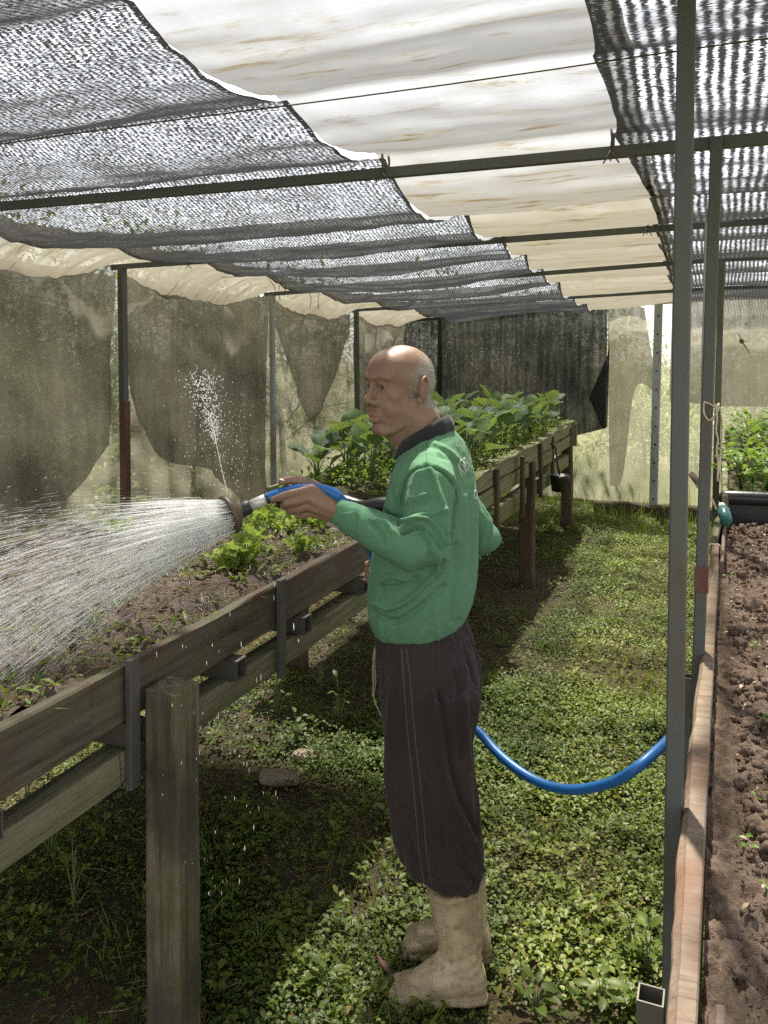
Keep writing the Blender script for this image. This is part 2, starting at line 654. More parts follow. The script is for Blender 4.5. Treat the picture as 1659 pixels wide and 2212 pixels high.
def net_mats():
    # black knitted shade net: columns of dense knit, ladders of thread, open slits
    def knit(name, per, colamp, tsc, bsc, bamp, lo, hi, zamp):
        nt = NT('shade_' + name)
        u, v, c = uvsep(nt)
        wob = nt.noise(nt.n('Mapping', Vector=c, Scale=(9, 5, 1)).outputs[0], 1.0, 3)
        uu = nt.math('ADD', u, nt.math('MULTIPLY', wob, .8 * per))
        colw = nt.math('SINE', nt.math('MULTIPLY', uu, 2 * PI / per))
        thr = nt.noise(nt.n('Mapping', Vector=c, Scale=tsc).outputs[0], 1.0, 2, .6, .4)
        blob = nt.noise(nt.n('Mapping', Vector=c, Scale=bsc).outputs[0], 1.0, 3, .6)
        zone = nt.noise(nt.n('Mapping', Vector=c, Scale=(5.5, 2.2, 1)).outputs[0], 1.0, 4, .65)
        k = nt.math('MULTIPLY', colw, colamp)
        k = nt.math('ADD', k, nt.math('MULTIPLY', nt.math('SUBTRACT', blob, .5), bamp))
        k = nt.math('ADD', k, nt.math('MULTIPLY', nt.math('SUBTRACT', zone, .5), zamp))
        k = nt.math('ADD', k, nt.math('MULTIPLY', nt.math('SUBTRACT', thr, .5), 2.4))
        k = nt.math('ADD', k, nt.math('MULTIPLY', attr(nt, 'selv'), .55))
        a = nt.ramp(nt.math('ADD', k, .56), [(lo, .05), (hi, 1)])
        a = nt.math('SUBTRACT', 1.0, nt.math('MULTIPLY', nt.math('SUBTRACT', 1.0, a), slant(nt, .62)))
        p = nt.principled((.02, .021, .022), .6, .25)
        tl = nt.n('BsdfTranslucent', Color=(.022, .023, .024, 1))
        body = nt.n('MixShader', Fac=.35, i1=p, i2=tl.outputs[0])
        tr = nt.n('BsdfTransparent')
        return nt.done(nt.n('MixShader', Fac=a, i1=tr.outputs[0], i2=body.outputs[0]).outputs[0])
    M['net_black'] = knit('fine', .0145, .13, (75, 560, 1), (105, 62, 1), .95, .29, .57, .40)
    M['net_ladder'] = knit('ladder', .024, .30, (70, 430, 1), (70, 48, 1), .95, .32, .57, .5)

    # thin white sheet, dirty in folds
    nt = NT('white_sheet')
    u, v, c = uvsep(nt)
    st = nt.noise(nt.n('Mapping', Vector=c, Scale=(3.2, 26, 1)).outputs[0], 1.0, 10, .74, .35)
    st2 = nt.noise(nt.n('Mapping', Vector=c, Scale=(3.2, 4.5, 1)).outputs[0], 1.0, 7, .68)
    fine = nt.noise(nt.n('Mapping', Vector=c, Scale=(60, 170, 1)).outputs[0], 1.0, 4, .7)
    far = attr(nt, 'dirt')
    dirt = nt.math('ADD', nt.math('MULTIPLY', nt.ramp(st, [(.5, 0), (.64, 1)]), nt.ramp(st2, [(.40, 0), (.60, 1)])), nt.math('MULTIPLY', far, .75), True)
    cc = nt.mix(dirt, (.088, .089, .089), (.100, .090, .062))
    cc = nt.mix(nt.math('MULTIPLY', nt.ramp(st, [(.55, 0), (.64, 1)]), .85), cc, (.045, .031, .014))
    df = nt.n('BsdfDiffuse', Color=cc)
    tl = nt.n('BsdfTranslucent', Color=cc)
    body = nt.n('MixShader', Fac=.72, i1=df.outputs[0], i2=tl.outputs[0])
    tr = nt.n('BsdfTransparent', Color=nt.mix(dirt, (.96, .96, .95), (.80, .76, .62)))
    a = nt.math('ADD', .27, nt.math('MULTIPLY', nt.math('SUBTRACT', fine, .5), .5))
    a = nt.math('ADD', a, nt.math('MULTIPLY', dirt, .18), True)
    a = nt.math('SUBTRACT', 1.0, nt.math('MULTIPLY', nt.math('SUBTRACT', 1.0, a), slant(nt, .15)))
    M['net_white'] = nt.done(nt.n('MixShader', Fac=a, i1=tr.outputs[0], i2=body.outputs[0]).outputs[0])

    # old olive-grey insect net of the walls
    def wall(name, c1, c2, alpha, tfac=.55):
        nt = NT(name)
        u, v, c = uvsep(nt)
        blot = nt.noise(nt.n('Mapping', Vector=c, Scale=(1.6, 1.1, 1)).outputs[0], 1.0, 6, .65)
        ver = nt.noise(nt.n('Mapping', Vector=c, Scale=(26, 1.6, 1)).outputs[0], 1.0, 4, .6, .4)
        wv = nt.noise(nt.n('Mapping', Vector=c, Scale=(150, 150, 1)).outputs[0], 1.0, 2, .6)
        cc = nt.mix(nt.ramp(blot, [(.35, 0), (.65, 1)]), c1, c2)
        df = nt.n('BsdfDiffuse', Color=cc)
        tl = nt.n('BsdfTranslucent', Color=cc)
        body = nt.n('MixShader', Fac=tfac, i1=df.outputs[0], i2=tl.outputs[0])
        tr = nt.n('BsdfTransparent')
        a = nt.math('ADD', alpha, nt.math('MULTIPLY', nt.math('SUBTRACT', wv, .5), .5))
        a = nt.math('ADD', a, nt.math('MULTIPLY', nt.math('SUBTRACT', ver, .5), .28))
        a = nt.math('ADD', a, nt.math('MULTIPLY', nt.math('SUBTRACT', blot, .5), .35), True)
        return nt.done(nt.n('MixShader', Fac=a, i1=tr.outputs[0], i2=body.outputs[0]).outputs[0])
    M['net_olive'] = wall('net_olive', (.255, .237, .178), (.18, .166, .124), .86)
    M['net_grey'] = wall('net_grey', (.235, .22, .175), (.16, .15, .115), .85)
    M['net_yellow'] = wall('net_yellow', (.33, .32, .23), (.25, .24, .165), .66, .6)
    M['net_dark'] = wall('net_dark', (.034, .034, .034), (.022, .023, .024), .95, .3)


net_mats()
M['cover'] = leaf_mat('ground_leaves', (.072, .125, .022), (.145, .215, .040), (.27, .315, .065), .45, .45, .4)
M['kale'] = leaf_mat('kale_leaf', (.085, .14, .085), (.125, .20, .105), (.19, .27, .10), .6, .35, .2)
M['lettuce'] = leaf_mat('lettuce_leaf', (.24, .35, .07), (.36, .47, .12), (.50, .58, .19), .4, .6, .4)
M['herb'] = leaf_mat('herb_leaf', (.12, .25, .03), (.19, .34, .045), (.30, .44, .07), .4, .5, .4)
M['tree_leaf'] = leaf_mat('tree_leaf', (.03, .055, .012), (.06, .09, .02), (.13, .15, .035), .45, .35, .4)
M['dry_leaf'] = leaf_mat('dry_leaf', (.10, .075, .03), (.17, .125, .05), (.26, .20, .08), .7, .2, .2)
M['stem'] = plain('stem', (.12, .16, .05), .6)
M['bark'] = plain('bark', (.085, .065, .045), .9, .1, .6, 20, .6)
M['straw'] = leaf_mat('straw', (.12, .085, .045), (.22, .165, .09), (.36, .29, .16), .8, .1, .2)
M['chip'] = leaf_mat('wood_chip', (.35, .24, .16), (.48, .36, .25), (.62, .52, .38), .8, .0, .2)
# ================================================================== GROUND
def sheet(name, x0, x1, y0, y1, nx, ny, zf, mat, parent=None, kind=None):
    xs, ys = np.linspace(x0, x1, nx + 1), np.linspace(y0, y1, ny + 1)
    X, Y = np.meshgrid(xs, ys)
    Z = zf(X, Y)
    return make(name, np.stack([X, Y, Z], -1).reshape(-1, 3), grid_geo(nx, ny), mat, parent)


def ground_z(X, Y):
    p = np.stack([X, Y, 0 * X], -1)
    return 0.018 * fbm(p * 3.0, 3, 3) + 0.006 * fbm(p * 14, 2, 5)


# outer field with a hole-free drop just below the bumpy lane
g = sheet('ground', -60, 60, -30, 90, 60, 60, lambda X, Y: -0.06 + 0 * X, M['field'])
tag(g, 'grassy field around the shade house', kind='structure')
g = sheet('path', -4.0, 2.2, -1.5, 9.6, 240, 430, ground_z, M['earth'])
tag(g, 'earth path between the raised beds', kind='structure')

# ================================================================== ROOF
TIES = [-1.2, -0.3, 0.6, 1.2, 1.72, 2.2, 3.05, 3.8, 4.65, 5.5, 6.3, 7.1, 7.9, 8.65]


def lerp(Y, ys, vs_):
    return np.interp(Y, ys, vs_)


def roof_base(X, Y):
    zr = lerp(Y, [-1.2, .6, 1.72, 2.2, 3.05, 3.8, 5.5, 7.1, 8.65], [2.36, 2.34, 2.24, 2.20, 2.195, 2.225, 2.245, 2.18, 2.18])
    zl = lerp(Y, [-1.2, .6, 2.2, 3.8, 5.5, 7.1, 8.65], [2.24, 2.22, 2.185, 2.15, 2.10, 2.05, 2.00])
    t = np.clip((X + 3.19) / 3.1, 0, 1.0)
    return zl + (zr - zl) * t


def tie_phase(Y):
    Y = np.asarray(Y, float)
    i = np.clip(np.searchsorted(TIES, Y) - 1, 0, len(TIES) - 2)
    a, b = np.array(TIES)[i], np.array(TIES)[i + 1]
    return np.clip((Y - a) / (b - a), 0, 1), b - a


def roof_net(name, xl, xr, mat, dz, sagamp, seed, wr, label, cat='net', nx=60, ny=520, y0=-1.2, y1=8.65, bulge=0.03, extra=None):
    ys = np.linspace(y0, y1, ny + 1)
    t, span = tie_phase(ys)
    s = np.sin(PI * t) ** .8
    a = lerp(ys, [p[0] for p in xl], [p[1] for p in xl]) + bulge * s * (-1 if 'black' in mat.name or 'shade' in mat.name else 0) * 1
    b = lerp(ys, [p[0] for p in xr], [p[1] for p in xr]) - bulge * s * (1 if 'shade' in mat.name else 0)
    if 'shade' in mat.name:
        a = lerp(ys, [p[0] for p in xl], [p[1] for p in xl]) + bulge * s * span * 1.1
        b = lerp(ys, [p[0] for p in xr], [p[1] for p in xr]) - bulge * s * span * 1.1
    w = np.linspace(0, 1, nx + 1)
    X = a[:, None] + (b - a)[:, None] * w[None, :]
    Y = np.repeat(ys[:, None], nx + 1, 1)
    Z = roof_base(X, Y) + dz
    Z = Z - sagamp * (span * s)[:, None] * (1 + .4 * noise3(np.stack([X * 1.1, Y * .7, 0 * X], -1), 2))
    p = np.stack([X, Y, 0 * X], -1)
    Z = Z + wr * (fbm(p * np.array([3.0, 16, 1]), 3, seed) * (np.sin(PI * t) ** .5)[:, None]) + wr * .5 * fbm(p * np.array([9, 9, 1]), 2, seed + 3)
    V = np.stack([X, Y, Z], -1)
    if extra:
        V = extra(V, w, ys)
    o = make(name, V.reshape(-1, 3), grid_geo(nx, ny), mat)
    o['label'] = label
    o['category'] = cat
    set_uv(o.data, np.stack([X, Y], -1).reshape(-1, 2))
    edge = np.minimum(w * (b - a).mean(), (1 - w) * (b - a).mean())
    sv = np.repeat(np.clip(1 - edge / .014, 0, 1)[None, :], ny + 1, 0)
    tieline = np.exp(-((np.sin(PI * t) / .035) ** 2))
    sv = np.maximum(sv, .3 * tieline[:, None])
    set_attr(o.data, 'selv', sv.reshape(-1))
    set_attr(o.data, 'dirt', np.repeat(np.clip((ys - 1.9) / 1.2, 0, 1)[:, None], nx + 1, 1).reshape(-1))
    return o


WL = [(-1.2, -.98), (1.2, -.96), (1.72, -.935), (2.2, -.885), (3.05, -.89), (3.8, -.935), (5.5, -1.09), (7.1, -1.15), (8.65, -1.17)]
WR = [(-1.2, -.22), (1.72, -.245), (2.2, -.262), (3.05, -.246), (3.8, -.30), (5.5, -.36), (8.65, -.42)]
BL = [(-1.2, -2.55), (2.2, -2.62), (3.8, -2.66), (5.5, -2.78), (7.1, -2.62), (8.65, -2.7)]
roof_net('roof_net', BL, WL, M['net_black'], 0, .12, 2, .007,
         'wide black knitted shade net sagging overhead above the man and left bed', nx=90, bulge=.025)
roof_net('roof_net', WR, [(-1.2, 1.9), (8.65, 1.9)], M['net_ladder'], 0, .10, 9, .007,
         'black shade net with ladder-like holes overhead behind the nearest grey pole', nx=80, bulge=.05)
roof_net('roof_sheet', [(y, x - .03) for y, x in WL], [(y, x + .08) for y, x in WR], M['net_white'], .016, .118, 5, .005,
         'white translucent sheet strip with brown streaks between the two black nets', 'sheet', nx=70)


def eave(V, w, ys):
    # outer part falls over the wall wire and hangs in scallops between the poles
    poles = np.array([-1.0, .55, 2.1, 3.8, 5.5, 7.1, 8.65])
    i = np.clip(np.searchsorted(poles, ys) - 1, 0, len(poles) - 2)
    t = (ys - poles[i]) / (poles[i + 1] - poles[i])
    sc = np.sin(PI * np.clip(t, 0, 1)) ** .75
    for j, ww in enumerate(w):
        q = np.clip((.55 - ww) / .55, 0, 1)
        V[:, j, 2] -= (0.02 + .13 * sc) * q ** 1.5 * 1.0
        V[:, j, 0] += .05 * sc * np.clip(.25 - ww, 0, 1) * 4
    return V


roof_net('roof_sheet', [(-1.2, -3.24), (8.65, -3.24)], [(y, x + .06) for y, x in BL], M['net_white'], .014, .05, 21, .013,
         'yellowed white sheet sagging in scallops along the top of the left wall', 'sheet', nx=40, extra=eave)


def tube_box(a, b, w, h, mat, name, parent=None, bev=.003, origin=None):
    """square steel tube between two points"""
    d, s, u = frame_of(Vector(b) - Vector(a))
    L = (Vector(b) - Vector(a)).length
    v, f = box_geo((0, -w / 2, -h / 2), (L, w / 2, h / 2), bev)
    Mx = np.array([d, s, u]).T
    return make(name, np.array(a) + v @ Mx.T, f, mat, parent, False, origin)


beams = [(2.2, -3.19, 1.9, 'long grey steel roof beam crossing overhead in front of the man'),
         (3.8, -3.19, 1.9, 'grey steel roof beam ending at the first pole of the left wall'),
         (5.5, -3.19, 1.9, 'grey steel roof beam third from the camera under the nets'),
         (7.1, -3.19, 1.9, 'grey steel roof beam fourth from the camera under the nets'),
         (8.6, -3.19, 1.9, 'far end roof beam along the top of the rear net wall')]
for y, x0, x1, lab in beams:
    zz = [float(roof_base(np.array(x), np.array(y))) - .036 for x in (x0, x1)]
    n = 8
    pts = [(x0 + (x1 - x0) * i / n, y, zz[0] + (zz[1] - zz[0]) * min(1, (x0 + (x1 - x0) * i / n + 3.19) / 3.1) - .012 * math.sin(PI * i / n)) for i in range(n + 1)]
    v, f = tube_geo(pts, .0195 if y < 3 else .019, 4, 1.0)
    # turn the 4-sided sweep into a square section with flat sides up
    v = np.array(v)
    c = np.repeat(np.array(pts), 4, 0)
    dv = v - c
    ang = PI / 4
    dv2 = dv.copy()
    dv2[:, 1] = dv[:, 1] * math.cos(ang) - dv[:, 2] * math.sin(ang)
    dv2[:, 2] = dv[:, 1] * math.sin(ang) + dv[:, 2] * math.cos(ang)
    o = make('roof_beam', c + dv2, f, M['steel'], None, False)
    tag(o, lab, 'beam')

for y, lab in ((1.72, 'thin wire under the white sheet nearest the camera'), (3.05, 'thin wire under the white sheet beyond the first beam'),
               (4.65, 'thin wire under the nets beyond the second beam')):
    pts = [(x, y, float(roof_base(np.array(x), np.array(y))) - .012 + .004 * math.sin(3 * x)) for x in np.linspace(-3.1, 1.8, 24)]
    v, f = tube_geo(pts, .0022, 5)
    tag(make('support_wire', v, f, M['wire']), lab, 'wire')

# knots that tie the net edge to the beams
for k, (x, y) in enumerate(((-.262, 2.2), (-.885, 2.2), (-.30, 3.8), (-.935, 3.8), (-2.66, 3.8))):
    z = float(roof_base(np.array(x), np.array(y)))
    mb = MB()
    mb.add(*tube_geo([(x, y - .024, z + .01), (x + .004, y - .03, z - .02), (x, y - .022, z - .048), (x, y + .024, z - .048), (x, y + .03, z - .01), (x, y + .024, z + .01)], .0035, 6))
    for a in (-.6, .0, .7):
        mb.add(*tube_geo([(x, y - .025, z - .046), (x + .012 * a, y - .027, z - .062), (x + .03 * a, y - .03, z - .075 - .008 * abs(a))], .002, 5))
    lab = ['twine knot at the right edge of the white sheet on the nearest beam', 'twine knot at the left edge of the white sheet on the nearest beam',
           'twine knot at the right edge of the white sheet on the second beam', 'twine knot at the left edge of the white sheet on the second beam',
           'twine knot tying the left black net edge to the second beam'][k]
    tag(mb.make('twine_knot', M['wire'], None, True), lab, 'knot')

# ================================================================== POLES
def pole(name, top, bot, w, mat, label, extra=None):
    o = thing(name, label, 'pole', (bot[0], bot[1], 0))
    tube_box(bot, top, w, w, mat, 'tube', o, .003)
    return o


near = pole('steel_pole', (-.056, 1.44, 2.245), (-.070, 1.44, 0), .028, M['steel'], 'nearest square steel pole standing beside the right plank')
p2 = pole('steel_pole', (-.014, 2.18, 2.165), (-.064, 2.18, 0), .028, M['steel'], 'second steel pole with a rust band tied with twine')
v, f = box_geo((-.0535, 2.1635, 1.06), (-.0225, 2.1965, 1.12), .001)
z0, z1 = 1.055, 1.12
cx = lambda z: -.064 + .05 * z / 2.165
mb = MB()
mb.add(*box_geo((cx(1.09) - .0163, 2.1637, z0), (cx(1.09) + .0163, 2.1963, z1), .001))
mb.make('rust_band', M['rust'], p2)
pole('steel_pole', P(1532, 468, Y=3.8), (-.075, 3.8, 0), .036, M['steel_light'], 'pale galvanised pole with rust stains behind the second pole')
pole('steel_pole', P(1559, 548, Y=5.5), (-.03, 5.5, 0), .038, M['steel_brown'], 'slim far steel pole rightmost against the rear net')
fp = pole('perforated_post', P(1423, 655, Y=8.45), P(1411, 1105, Y=8.45), .075, M['steel_light'], 'pale perforated post with a row of holes at the rear wall')
a, b = P(1423, 655, Y=8.41), P(1411, 1105, Y=8.41)
for k in range(11):
    q = a.lerp(b, .06 + k * .088)
    v, f = tube_geo([q + Vector((0, .003, 0)), q + Vector((0, -.0035, 0))], .0095, 10)
    make('hole', v, f, M['black_plastic'], fp, False)
wall_tops = [(245, 575, 3.8), (572, 636, 5.5), (757, 668, 7.1)]
wl = ['nearest dark pole of the left net wall with a rusty lower half', 'middle pale pole of the left net wall', 'thin dark pole of the left wall nearest the corner']
for (x, y, Y), lab, mt, w in zip(wall_tops, wl, ('steel', 'steel_light', 'steel'), (.04, .035, .04)):
    t = P(x, y, Y=Y)
    o = pole('wall_pole', (t.x + .06, Y, t.z - .01), (t.x + .075, Y, 0), w, M[mt], lab)
    if Y < 4:
        v, f = box_geo((t.x + .07 - w / 2 - .0015, Y - w / 2 - .0015, .7), (t.x + .07 + w / 2 + .0035, Y + w / 2 + .0015, 1.36), .002)
        make('rusty_sleeve', v, f, M['rust'], o, False)

# ================================================================== WALL NETS
def curtain(name, pts_top, pts_bot, normal, mat, label, seed, nu=90, nv=70, amp=.02, parent=None, cat='net', freq=5.0):
    """hanging net between a top polyline and a bottom polyline (same length lists)"""
    T = np.array(catmull(pts_top, 10))
    B = np.array(catmull(pts_bot, 10))
    idx = np.linspace(0, len(T) - 1, nu + 1)
    i0 = np.clip(idx.astype(int), 0, len(T) - 2)
    fr = (idx - i0)[:, None]
    T = T[i0] * (1 - fr) + T[i0 + 1] * fr
    B = B[i0] * (1 - fr) + B[i0 + 1] * fr
    t = np.linspace(0, 1, nv + 1)[:, None, None]
    V = T[None] * (1 - t) + B[None] * t
    n = np.array(normal, float)
    s = np.linalg.norm(V - V[0:1, 0:1], axis=-1)
    horiz = np.sqrt((V[..., 0] - T[0, 0]) ** 2 + (V[..., 1] - T[0, 1]) ** 2)
    d = amp * fbm(np.stack([horiz * freq, V[..., 2] * .9, 0 * horiz + seed], -1), 3, seed) * (0.25 + .75 * t[..., 0])
    d += amp * .5 * fbm(np.stack([horiz * 2, V[..., 2] * 2.5, 0 * horiz + seed], -1), 3, seed + 1)
    V = V + n * d[..., None]
    o = make(name, V.reshape(-1, 3), grid_geo(nu, nv), mat)
    set_uv(o.data, np.stack([horiz, V[..., 2]], -1).reshape(-1, 2))
    o['label'] = label
    o['category'] = cat
    return o


XW = -3.22
curtain('wall_net', [(XW, -1.2, 2.12), (XW, 2, 2.1), (XW, 5, 2.05), (XW, 8.6, 1.97)], [(XW - .05, -1.2, .65), (XW - .05, 2, .60), (XW - .05, 5, .52), (XW, 8.6, .45)],
        (1, 0, 0), M['net_olive'], 'thin olive insect net covering the whole left wall', 3, 200, 60, .05)
# overlapping loose pieces, lower edges curve
XL = XW + .035
def wallpt(x, y, X=XL):
    return tuple(P(x, y, X=X))
curtain('loose_net', [wallpt(-120, 560), wallpt(0, 560), wallpt(120, 575), wallpt(252, 572)],
        [wallpt(-120, 1160), wallpt(20, 1165), wallpt(150, 1070), wallpt(236, 960)], (1, 0, 0), M['net_grey'],
        'grey doubled net hanging left of the nearest wall pole', 8, 60, 60, .03)
curtain('loose_net', [wallpt(262, 575), wallpt(330, 610), wallpt(450, 640), wallpt(580, 640)],
        [wallpt(280, 830), wallpt(350, 985), wallpt(470, 1030), wallpt(570, 1190)], (1, 0, 0), M['net_grey'],
        'grey doubled net slung between the nearest and middle wall poles', 12, 70, 60, .03)
curtain('loose_net', [wallpt(578, 640), wallpt(630, 650), wallpt(700, 672), wallpt(757, 680)],
        [wallpt(586, 690), wallpt(650, 860), wallpt(690, 905), wallpt(752, 730)], (1, 0, 0), M['net_grey'],
        'grey net flap gathered to a point between the middle and corner wall poles', 15, 60, 50, .025)
curtain('loose_net', [wallpt(765, 682), wallpt(800, 686), wallpt(850, 690), wallpt(880, 692)],
        [wallpt(765, 905), wallpt(800, 960), wallpt(850, 930), wallpt(880, 960)], (1, 0, 0), M['net_olive'],
        'pale net strip hanging in the far left corner', 18, 50, 50, .03)

YF = 8.66
def farpt(x, y, Y=YF):
    return tuple(P(x, y, Y=Y))
curtain('rear_net', [(-3.2, YF + .05, 1.99), (-2, YF + .05, 2.07), (-1, YF + .05, 2.13), (.6, YF + .05, 2.17), (2, YF + .05, 2.17)],
        [(-3.2, YF + .08, .1), (-2, YF + .08, .12), (-1, YF + .08, .10), (.6, YF + .08, .12), (2, YF + .08, .12)], (0, -1, 0), M['net_yellow'],
        'pale yellowish net across the whole rear wall', 31, 150, 60, .035)
curtain('rear_curtain', [farpt(948, 660, 8.6), farpt(1060, 655, 8.6), farpt(1200, 650, 8.6), farpt(1313, 645, 8.6)],
        [farpt(945, 985, 8.6), farpt(1060, 1010, 8.6), farpt(1200, 955, 8.6), farpt(1308, 925, 8.6)], (0, -1, 0), M['net_dark'],
        'dark black mesh curtain hanging behind the kale bed', 41, 110, 70, .04)
curtain('rear_curtain', [farpt(872, 680, 8.55), farpt(900, 680, 8.55), farpt(930, 676, 8.55), farpt(955, 672, 8.55)],
        [farpt(872, 980, 8.55), farpt(900, 975, 8.55), farpt(930, 985, 8.55), farpt(955, 990, 8.55)], (0, -1, 0), M['net_dark'],
        'narrow dark net in the corner left of the black curtain', 43, 30, 50, .03)
curtain('rear_flap', [farpt(1302, 790, 8.52), farpt(1307, 780, 8.52), farpt(1312, 765, 8.52), farpt(1317, 740, 8.52)],
        [farpt(1272, 860, 8.52), farpt(1284, 885, 8.52), farpt(1300, 925, 8.52), farpt(1312, 922, 8.52)], (0, -1, 0), M['net_dark'],
        'black folded corner at the lower right of the dark curtain', 47, 20, 30, .02)
curtain('rear_flap', [farpt(1312, 655, 8.55), farpt(1340, 655, 8.55), farpt(1375, 660, 8.55), farpt(1392, 665, 8.55)],
        [farpt(1318, 1050, 8.55), farpt(1345, 1030, 8.55), farpt(1372, 840, 8.55), farpt(1420, 850, 8.55)], (0, -1, 0), M['net_olive'],
        'loose olive net flap between the black curtain and the perforated post', 51, 40, 60, .04)
curtain('rear_flap', [farpt(1452, 640, 8.5), farpt(1530, 636, 8.5), farpt(1600, 632, 8.5), farpt(1760, 630, 8.5)],
        [farpt(1446, 866, 8.5), farpt(1530, 874, 8.5), farpt(1600, 878, 8.5), farpt(1760, 878, 8.5)], (0, -1, 0), M['net_grey'],
        'grey net rectangle at the rear wall right of the nearest pole', 55, 80, 60, .025)
# knot where the grey rectangle is gathered
q = P(1602, 737, Y=8.46)
mb = MB()
mb.add(*ellip_geo(q, (.02, .015, .024), n=10, m=8))
for dx, dz in ((.05, -.08), (.09, -.16), (-.03, .08), (.06, -.01)):
    mb.add(*tube_geo([q, q + Vector((dx * .5, -.005, dz * .45)), q + Vector((dx, 0, dz))], [.007, .004, .002], 6))
tag(mb.make('net_knot', M['net_grey'], None, True), 'dark gathered knot tied in the grey rear net', 'knot')
# low earth bank / board at the foot of the rear wall
v, f = plank_geo((-1.15, 8.38, -.02), (1.5, 8.47, .145), 0, 40, .012, 4, .015, .02)
tag(make('kerb_board', v, f, M['earth'], None, False), 'low dark earth-covered board at the foot of the rear wall', 'board')

# ================================================================== LEFT RAISED BEDS
def raised_bed(name, label, loc):
    return thing(name, label, 'raised bed', loc)


XF = -1.18                                   # front face of the left beds
bed = raised_bed('raised_bed', 'waist-high wooden bed of wet soil being watered, in the left foreground', (XF, 1.9, 0))
for (y0, y1, s, zt) in ((-.6, 1.335, 1, .972), (1.325, 3.18, 2, .968)):
    v, f = plank_geo((XF - .03 - .004 * s, y0, .842), (XF - .004 * s, y1, zt), 1, 50, .003, s, .004, .004)
    make('board', v, f, M['bed_wood'], bed, False)
for (y0, y1, s) in ((-.6, 1.42, 3), (1.425, 3.2, 4)):
    v, f = plank_geo((XF - .07, y0, .712), (XF - .003, y1, .783), 1, 40, .0025, s, .006)
    make('rail', v, f, M['rail_wood'], bed, False)
for Y in (.55, 1.07, 1.47, 1.87, 2.25, 2.7, 3.1):
    mb = MB()
    y0, y1, z0, z1 = Y - .024, Y + .024, .785, .838
    xa, xb = -2.35, XF + (.022 if Y > 1.6 else .012)
    for a, b in (((xa, y0, z0), (xb, y1, z0 + .003)), ((xa, y0, z1 - .003), (xb, y1, z1)), ((xa, y0, z0 + .003), (xb, y0 + .003, z1 - .003)), ((xa, y1 - .003, z0 + .003), (xb, y1, z1 - .003))):
        mb.add(*box_geo(a, b, .0004))
    mb.make('cross_tube', M['dark_tube'], bed)
for Y, zt in ((1.452, .982), (2.11, .985)):
    v, f = plank_geo((XF - .001, Y - .017, .70), (XF + .014, Y + .017, zt), 2, 14, .001, 3, .002)
    make('cleat', v, f, M['dark_tube'], bed, False)
for (x0, y0, zt, s) in ((-1.164, 1.472, .905, 1), (-2.25, 1.44, .80, 2), (-2.25, 2.95, .8, 3), (-1.163, 2.98, .70, 6)):
    v, f = plank_geo((x0, y0, -.05), (x0 + .09, y0 + .09, zt), 2, 40, .003, s, .008)
    make('post', v, f, M['post_wood'], bed, False)
v, f = plank_geo((-2.36, -.6, .80), (-2.33, 3.18, .96), 1, 40, .003, 8, .004)
make('board', v, f, M['bed_wood'], bed, False)
v, f = plank_geo((-2.33, 3.15, .84), (XF - .034, 3.178, .955), 0, 30, .003, 9, .004)
make('board', v, f, M['bed_wood'], bed, False)
v, f = plank_geo((-2.33, -.6, .838), (XF - .037, 3.15, .852), 1, 10, .001, 10, .001)
make('bed_floor', v, f, M['bed_wood'], bed, False)


def bed_soil_z(X, Y):
    p = np.stack([X, Y, 0 * X], -1)
    return .935 + .022 * fbm(p * 4, 3, 61) + .016 * fbm(p * 17, 3, 63) + .006 * fbm(p * 50, 2, 66)


so = sheet('soil', -2.33, XF - .037, -.5, 3.15, 190, 600, bed_soil_z, M['soil_wet'], bed)

# --- kale bed, further along
bed2 = raised_bed('raised_bed', 'mossy wooden bed of kale behind the man', (XF, 5.7, 0))
XB = XF - .02
for (y0, y1, x, s) in ((3.62, 4.72, XB, 1), (4.70, 6.6, XB - .03, 2), (6.56, 7.9, XB - .075, 3)):
    for z0, z1, k in ((.76, .862, 0), (.868, .968, 1)):
        v, f = plank_geo((x - .03 - .004 * k, y0, z0), (x - .004 * k, y1, z1), 1, 40, .004, s * 3 + k, .005, .008)
        make('board', v, f, M['moss_wood'], bed2, False)
    v, f = plank_geo((x - .08, y0, .575), (x - .012, y1, .69), 1, 30, .004, s + 20, .006)
    make('rail', v, f, M['moss_wood'], bed2, False)
    v, f = plank_geo((x - .045, y0, .969), (x + .02, y1 - .02, .985), 1, 40, .006, s + 40, .004, .012)
    make('capping', v, f, M['moss_wood'], bed2, False)
for Y, x in ((4.68, XB), (5.35, XB), (6.1, XB - .03), (6.72, XB - .06)):
    v, f = plank_geo((x + .0, Y - .028, .56), (x + .022, Y + .028, .955), 2, 12, .001, 3, .003)
    make('cleat', v, f, M['dark_post'], bed2, False)
for x, Y, zt in ((-1.30, 5.74, .86), (-1.36, 7.72, .92), (-1.25, 3.75, .6), (-2.07, 3.75, .9), (-2.07, 7.6, .9)):
    v, f = plank_geo((x, Y, -.05), (x + .1, Y + .09, zt), 2, 30, .004, int(Y * 7), .008)
    make('post', v, f, M['dark_post'], bed2, False)
for x0, x1, y0, y1 in ((-2.10, -2.07, 3.62, 7.9), (-2.07, XB - .04, 7.86, 7.895)):
    v, f = plank_geo((x0, y0, .75), (x1, y1, .965), 1 if y1 - y0 > 1 else 0, 30, .004, 17, .004)
    make('board', v, f, M['moss_wood'], bed2, False)
v, f = plank_geo((-2.07, 3.66, .745), (XB - .12, 7.86, .758), 1, 10, .001, 10, .001)
make('bed_floor', v, f, M['moss_wood'], bed2, False)
pts = [(x, 3.62 + .012 * math.sin(9 * x), .915 + .008 * math.sin(13 * x)) for x in np.linspace(-1.97, XB - .004, 60)]
v, f = tube_geo(pts, [.042 + .006 * math.sin(17 * p[0]) + .003 * math.sin(41 * p[0]) for p in pts], 14, 1.0, 'round')
